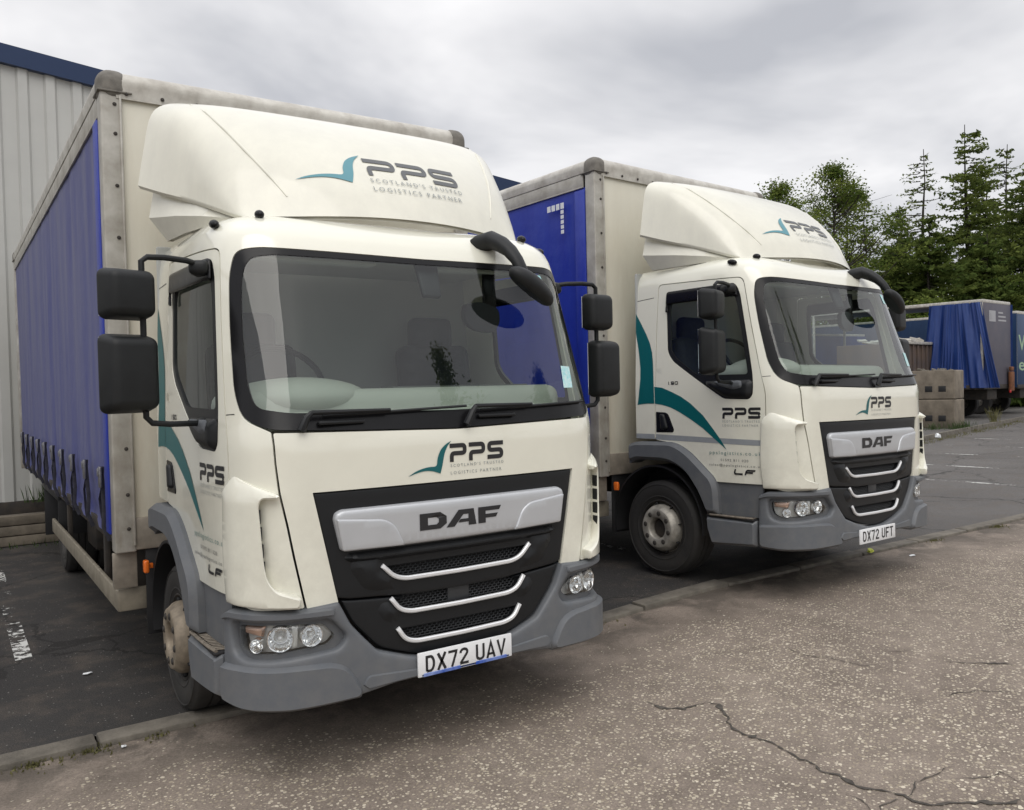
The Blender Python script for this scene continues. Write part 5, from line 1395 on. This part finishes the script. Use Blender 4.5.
for c in T3.children:
    if c.name.startswith('trailer_curtain'):
        c.data = c.data.copy(); c.data.materials.clear(); c.data.materials.append(M['curtain_far'])
# livery: a leaning arrow on its camera side
c3 = [c for c in T3.children if c.name.startswith('trailer_curtain')]
decal('livery_arrow', [(*poly_tri([[(0,0),(1.5,.85),(1.25,-.15),(.75,.2)]]), (4.6,2.3), (1,1))], M['pale_green'], c3[0], flatfn((-.085,0,0), (0,1,0), (0,0,1), (-1,0,0)), sub=0)
# skip / container in front of it
bm = BM()
cn = empty('skip_container', 'dark rusty brown open container beside the blue curtain', 'container', (27.2,14.6,.1), (0,0,radians(8)))
rbox(bm, (0,0,1.55), (3.4,2.2,2.5), .03)
for k in range(9): rbox(bm, (-1.6+.4*k,-1.13,1.55), (.08,.07,2.4), .01)
obj('container_body', bm, mat('rusty_brown_steel', (.075,.062,.062), .8, col2=(.11,.075,.055), vscale=2), cn)
bm = BM(); rbox(bm, (0,-1.12,2.83), (3.5,.14,.10), .01)
r = random.Random(8)
for k in range(22): rbox(bm, (r.uniform(-1.5,1.6), r.uniform(-.9,.4), 2.88+r.uniform(0,.12)), (r.uniform(.1,.5), r.uniform(.1,.4), r.uniform(.05,.14)), .01, 1, rot=(r.uniform(-.3,.3), r.uniform(-.3,.3), r.random()*3))
obj('container_rim', bm, M['rail'], cn)
bm = BM(); rbox(bm, (0,0,.22), (3.2,2.0,.3), .02); obj('container_skids', bm, M['dark_metal'], cn)

# ------------------------------------------------------------------ trees
def leaf_mat(name, a, b, trans=.35):
    m = bpy.data.materials.new(name); m.use_nodes = True
    nt = m.node_tree; n = nt.nodes; l = nt.links; n.clear()
    o = n.new('ShaderNodeOutputMaterial'); at = n.new('ShaderNodeAttribute'); at.attribute_name = 'tone'
    r = n.new('ShaderNodeValToRGB'); r.color_ramp.elements[0].color = (*a, 1); r.color_ramp.elements[1].color = (*b, 1); l.new(at.outputs['Fac'], r.inputs[0])
    d = n.new('ShaderNodeBsdfDiffuse'); t = n.new('ShaderNodeBsdfTranslucent'); l.new(r.outputs[0], d.inputs[0]); l.new(r.outputs[0], t.inputs[0])
    mx = n.new('ShaderNodeMixShader'); mx.inputs[0].default_value = trans; l.new(d.outputs[0], mx.inputs[1]); l.new(t.outputs[0], mx.inputs[2]); l.new(mx.outputs[0], o.inputs[0])
    return m
M['needle'] = leaf_mat('dark_needles', (.045,.076,.022), (.14,.175,.045))
M['larch'] = leaf_mat('larch_needles', (.060,.090,.026), (.17,.205,.055))
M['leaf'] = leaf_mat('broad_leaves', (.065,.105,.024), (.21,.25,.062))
M['bark'] = mat('dark_bark', (.045,.038,.030), .95, var=.4, vscale=4)
class Cloud:
    def __init__(s, seed): s.v = []; s.f = []; s.t = []; s.r = random.Random(seed)
    def leaf(s, p, size, up=.3, asp=.5, tone=None):
        r = s.r; d = Vector((r.gauss(0,1), r.gauss(0,1), r.gauss(0,.6)))
        d = d.normalized() if d.length > 0 else Vector((1,0,0))
        e = d.cross(Vector((r.gauss(0,1), r.gauss(0,1), r.gauss(0,1)))); e = e.normalized() if e.length > .01 else Vector((0,0,1))
        a = d*size*.5; b = e*size*asp*.5; q = len(s.v)
        s.v += [tuple(p-a), tuple(p+b), tuple(p+a), tuple(p-b)]; s.f.append((q, q+1, q+2, q+3)); s.t.append(r.random() if tone is None else max(0, min(1, tone+r.gauss(0,.15))))
    def build(s, name, m, parent):
        o = pydata(name, s.v, s.f, m, parent, sharp=None)
        at = o.data.attributes.new('tone', 'FLOAT', 'FACE'); at.data.foreach_set('value', s.t); return o
def conifer(kind, label, x, y, h, seed, R=2.6, base=.05, dens=1.0, leafsize=.20, mt='needle', droop=.25, lean=0, cut=1.0, gap=.36, spars=0.0):
    r = random.Random(seed); e = empty(kind, label, 'tree', (x,y,.0), group='tall trees along the far side of the yard')
    bm = BM(); top = Vector((lean, r.uniform(-.3,.3), h)); pts = [Vector((0,0,0)).lerp(top, i/8)+Vector((r.uniform(-.08,.08), r.uniform(-.08,.08), 0))*(0 if i == 0 else 1) for i in range(9)]
    tube(bm, pts, [max(.02, .20*(1-i/8)**.9*h/13) for i in range(9)], 8)
    c = Cloud(seed+50)
    z = h*base
    while z < h*.985:
        u = (z-h*base)/(h*(1-base)); k = r.randint(3,5)
        for _ in range(k):
            if r.random() < spars*(.3+u*.2): continue
            az = r.uniform(0, 2*pi); L = R*cut*((1-u)**.75)*r.uniform(.55,1.12)+.18
            zz = z+r.uniform(-.28,.28)*(1-u*.6); o = Vector((lean*zz/h, 0, zz)); d = Vector((cos(az), sin(az), 0)); n = max(3, int(L/.16)); tone0 = r.uniform(.15,.85); P = []
            for i in range(n+1):
                t = i/n; P.append(o+d*L*t+Vector((0,0,-droop*L*t*(1.4-t*1.1)+.10*L*t*t+r.uniform(-.03,.03))))
            tube(bm, P[::max(1, n//4)]+[P[-1]], [.028*(1-q/6) for q in range(len(P[::max(1, n//4)])+1)], 4, cap=False)
            for i in range(1, n+1):
                t = i/n; side = d.cross(Vector((0,0,1)))
                tw = (L*.38+.1)*(1-t*.55)
                for sgn in (-1, 1):
                    m_ = max(2, int(tw/.11*dens))
                    for q in range(m_):
                        f = (q+r.random())/m_
                        if r.random() > dens: continue
                        p = P[i]+side*sgn*tw*f+d*tw*f*.4+Vector((0,0,-.22*tw*f+r.uniform(-.05,.03)))
                        c.leaf(p, leafsize*1.45*r.uniform(.6,1.25), asp=.42, tone=tone0)
                if r.random() < .8: c.leaf(P[i]+Vector((0,0,.03)), leafsize, asp=.4, tone=tone0)
        z += gap*.78*r.uniform(.7,1.25)
    obj('trunk', bm, M['bark'], e, sharp=60); c.build('crown', M[mt], e)
    return e
def broadleaf(label, x, y, h, seed, R=2.6, n=46, per=120, leafsize=.14, cl=.62):
    r = random.Random(seed); e = empty('broadleaf_tree', label, 'tree', (x,y,.0), group='tall trees along the far side of the yard')
    bm = BM(); c = Cloud(seed+9)
    tube(bm, [(0,0,0),(.1,.05,h*.25),(-.05,.1,h*.5),(.1,0,h*.8)], [.2,.15,.10,.03], 8)
    for k in range(n):
        u = r.random()**.8; z = h*(.16+.82*u); az = r.uniform(0, 2*pi); rad = R*(sin(pi*min(1, .16+u*.86))**.7)*r.uniform(.25,1.0)
        p = Vector((cos(az)*rad, sin(az)*rad, z)); o = Vector((0,0,max(h*.12, z-rad*.9)))
        mid = (o+p)/2+Vector((0,0,-.1*rad)); tube(bm, [o, mid, p], [.045,.03,.012], 5, cap=False)
        tone0 = r.uniform(.1,.9); s = cl*r.uniform(.6,1.25)
        for _ in range(4):
            q = p+Vector((r.gauss(0,s*.8), r.gauss(0,s*.8), r.gauss(0,s*.5))); tube(bm, [p, q], [.012,.006], 3, cap=False)
        for _ in range(int(per*1.5)):
            v = Vector([max(-2, min(2, r.gauss(0,1))) for _ in range(3)])*s*.55; v.z *= .62
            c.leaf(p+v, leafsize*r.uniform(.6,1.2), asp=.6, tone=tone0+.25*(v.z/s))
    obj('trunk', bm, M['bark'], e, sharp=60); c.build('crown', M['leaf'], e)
    return e
conifer('larch_tree', 'sparse larch with bare drooping upper branches left of the tallest tree', 44.0, 22.8, 14.5, 1, R=3.8, mt='larch', dens=.38, leafsize=.17, droop=.10, spars=.35, gap=.42)
conifer('larch_tree', 'tallest larch, dense narrow crown rising highest against the sky', 44.9, 20.5, 15.5, 2, R=3.9, mt='larch', dens=.85, leafsize=.20, droop=.22, gap=.36, spars=.15)
conifer('larch_tree', 'thin larch with sky showing through, right of the tallest tree', 50.4, 21.3, 15.3, 3, R=3.8, mt='larch', dens=.60, leafsize=.19, droop=.25, gap=.44, spars=.25)
conifer('larch_tree', 'larch cut by the right edge of the picture, its limbs reaching in', 46.0, 17.6, 13.9, 4, R=4.2, mt='larch', dens=.75, leafsize=.21, droop=.28, gap=.42, spars=.2)
conifer('fir_tree', 'dense dark green fir standing in front of the larches', 38.6, 19.3, 9.6, 5, R=3.6, mt='needle', dens=1.0, leafsize=.22, droop=.3, gap=.27)
conifer('fir_tree', 'broad dark fir low between the larches and the far lorry', 38.8, 21.2, 8.6, 6, R=3.3, mt='needle', dens=1.0, leafsize=.22, droop=.3, gap=.27)
conifer('fir_tree', 'dark fir just above the blue curtained trailer', 42.2, 18.4, 8.9, 12, R=3.8, mt='needle', dens=1.0, leafsize=.22, droop=.3, gap=.27)
conifer('larch_tree', 'slim young larch behind the broadleaf trees', 40.0, 23.8, 11.4, 7, R=2.6, mt='larch', dens=.6, leafsize=.18, droop=.2, gap=.36, spars=.2)
broadleaf('bright green broadleaf tree directly above the far lorry, its crown feathery', 34.6, 21.9, 12.4, 21, R=3.6, n=95, per=110)
broadleaf('leftmost broadleaf tree, twigs just clearing the lorry roof', 30.6, 22.0, 10.9, 22, R=3.3, n=80, per=90)
broadleaf('broadleaf tree between the feathery crown and the slim larch', 38.2, 23.6, 12.2, 23, R=2.8, n=70, per=90)
broadleaf('low leafy tree behind the trailers at the right edge', 43.0, 15.6, 7.6, 24, R=3.2, n=54, per=110)
broadleaf('light green bush-like tree seen through the open trailer frame', 34.8, 17.2, 5.2, 25, R=2.2, n=40, per=110)
conifer('larch_tree', 'hazy larch standing behind the tallest tree to its right', 53.5, 24.2, 15.2, 31, R=4.0, mt='larch', dens=.8, leafsize=.24, droop=.2, gap=.36, spars=.1)
conifer('larch_tree', 'broad larch behind the sparse one, closing the gap towards the broadleaf trees', 48.5, 27.0, 12.6, 32, R=3.9, mt='larch', dens=.8, leafsize=.24, droop=.25, gap=.34, spars=.1)
conifer('larch_tree', 'green larch right behind the headboard of the blue curtained trailer', 47.5, 19.0, 12.4, 33, R=3.8, mt='larch', dens=.85, leafsize=.22, droop=.25, gap=.34, spars=.1)
conifer('fir_tree', 'dark fir low behind the slim young larch', 42.5, 23.0, 9.4, 34, R=3.4, mt='needle', dens=1.0, leafsize=.22, droop=.3, gap=.28)
# trees across the road behind the photographer, seen only as reflections in the windscreens
for i, (x, y, h) in enumerate(((12.5,-17.0,17.5),(19.5,-15.5,16.0),(5.0,-22.0,17.0))):
    broadleaf(('broadleaf tree across the road, nearest of three mirrored in the windscreens', 'broadleaf tree across the road, rightmost of three mirrored in the windscreens', 'broadleaf tree across the road, leftmost of three mirrored in the windscreens')[i], x, y, h, 60+i, R=3.2, n=60, per=60, leafsize=.22)
# further belt of trees that reads as one mass
c = Cloud(77); r = random.Random(5)
for k in range(620):
    t = r.random()*1.5; p = Vector((26+66*t, 42-34*t+r.uniform(-3,6), r.uniform(.5, 6.5)*r.uniform(.6,1)))
    tone0 = r.uniform(0,.5); s = r.uniform(.8,1.5)
    for _ in range(60):
        c.leaf(p+Vector((r.gauss(0,s), r.gauss(0,s), r.gauss(0,s*.6))), r.uniform(.25,.5), asp=.6, tone=tone0)
tag(c.build('distant_woodland', M['needle'], None), kind='stuff')
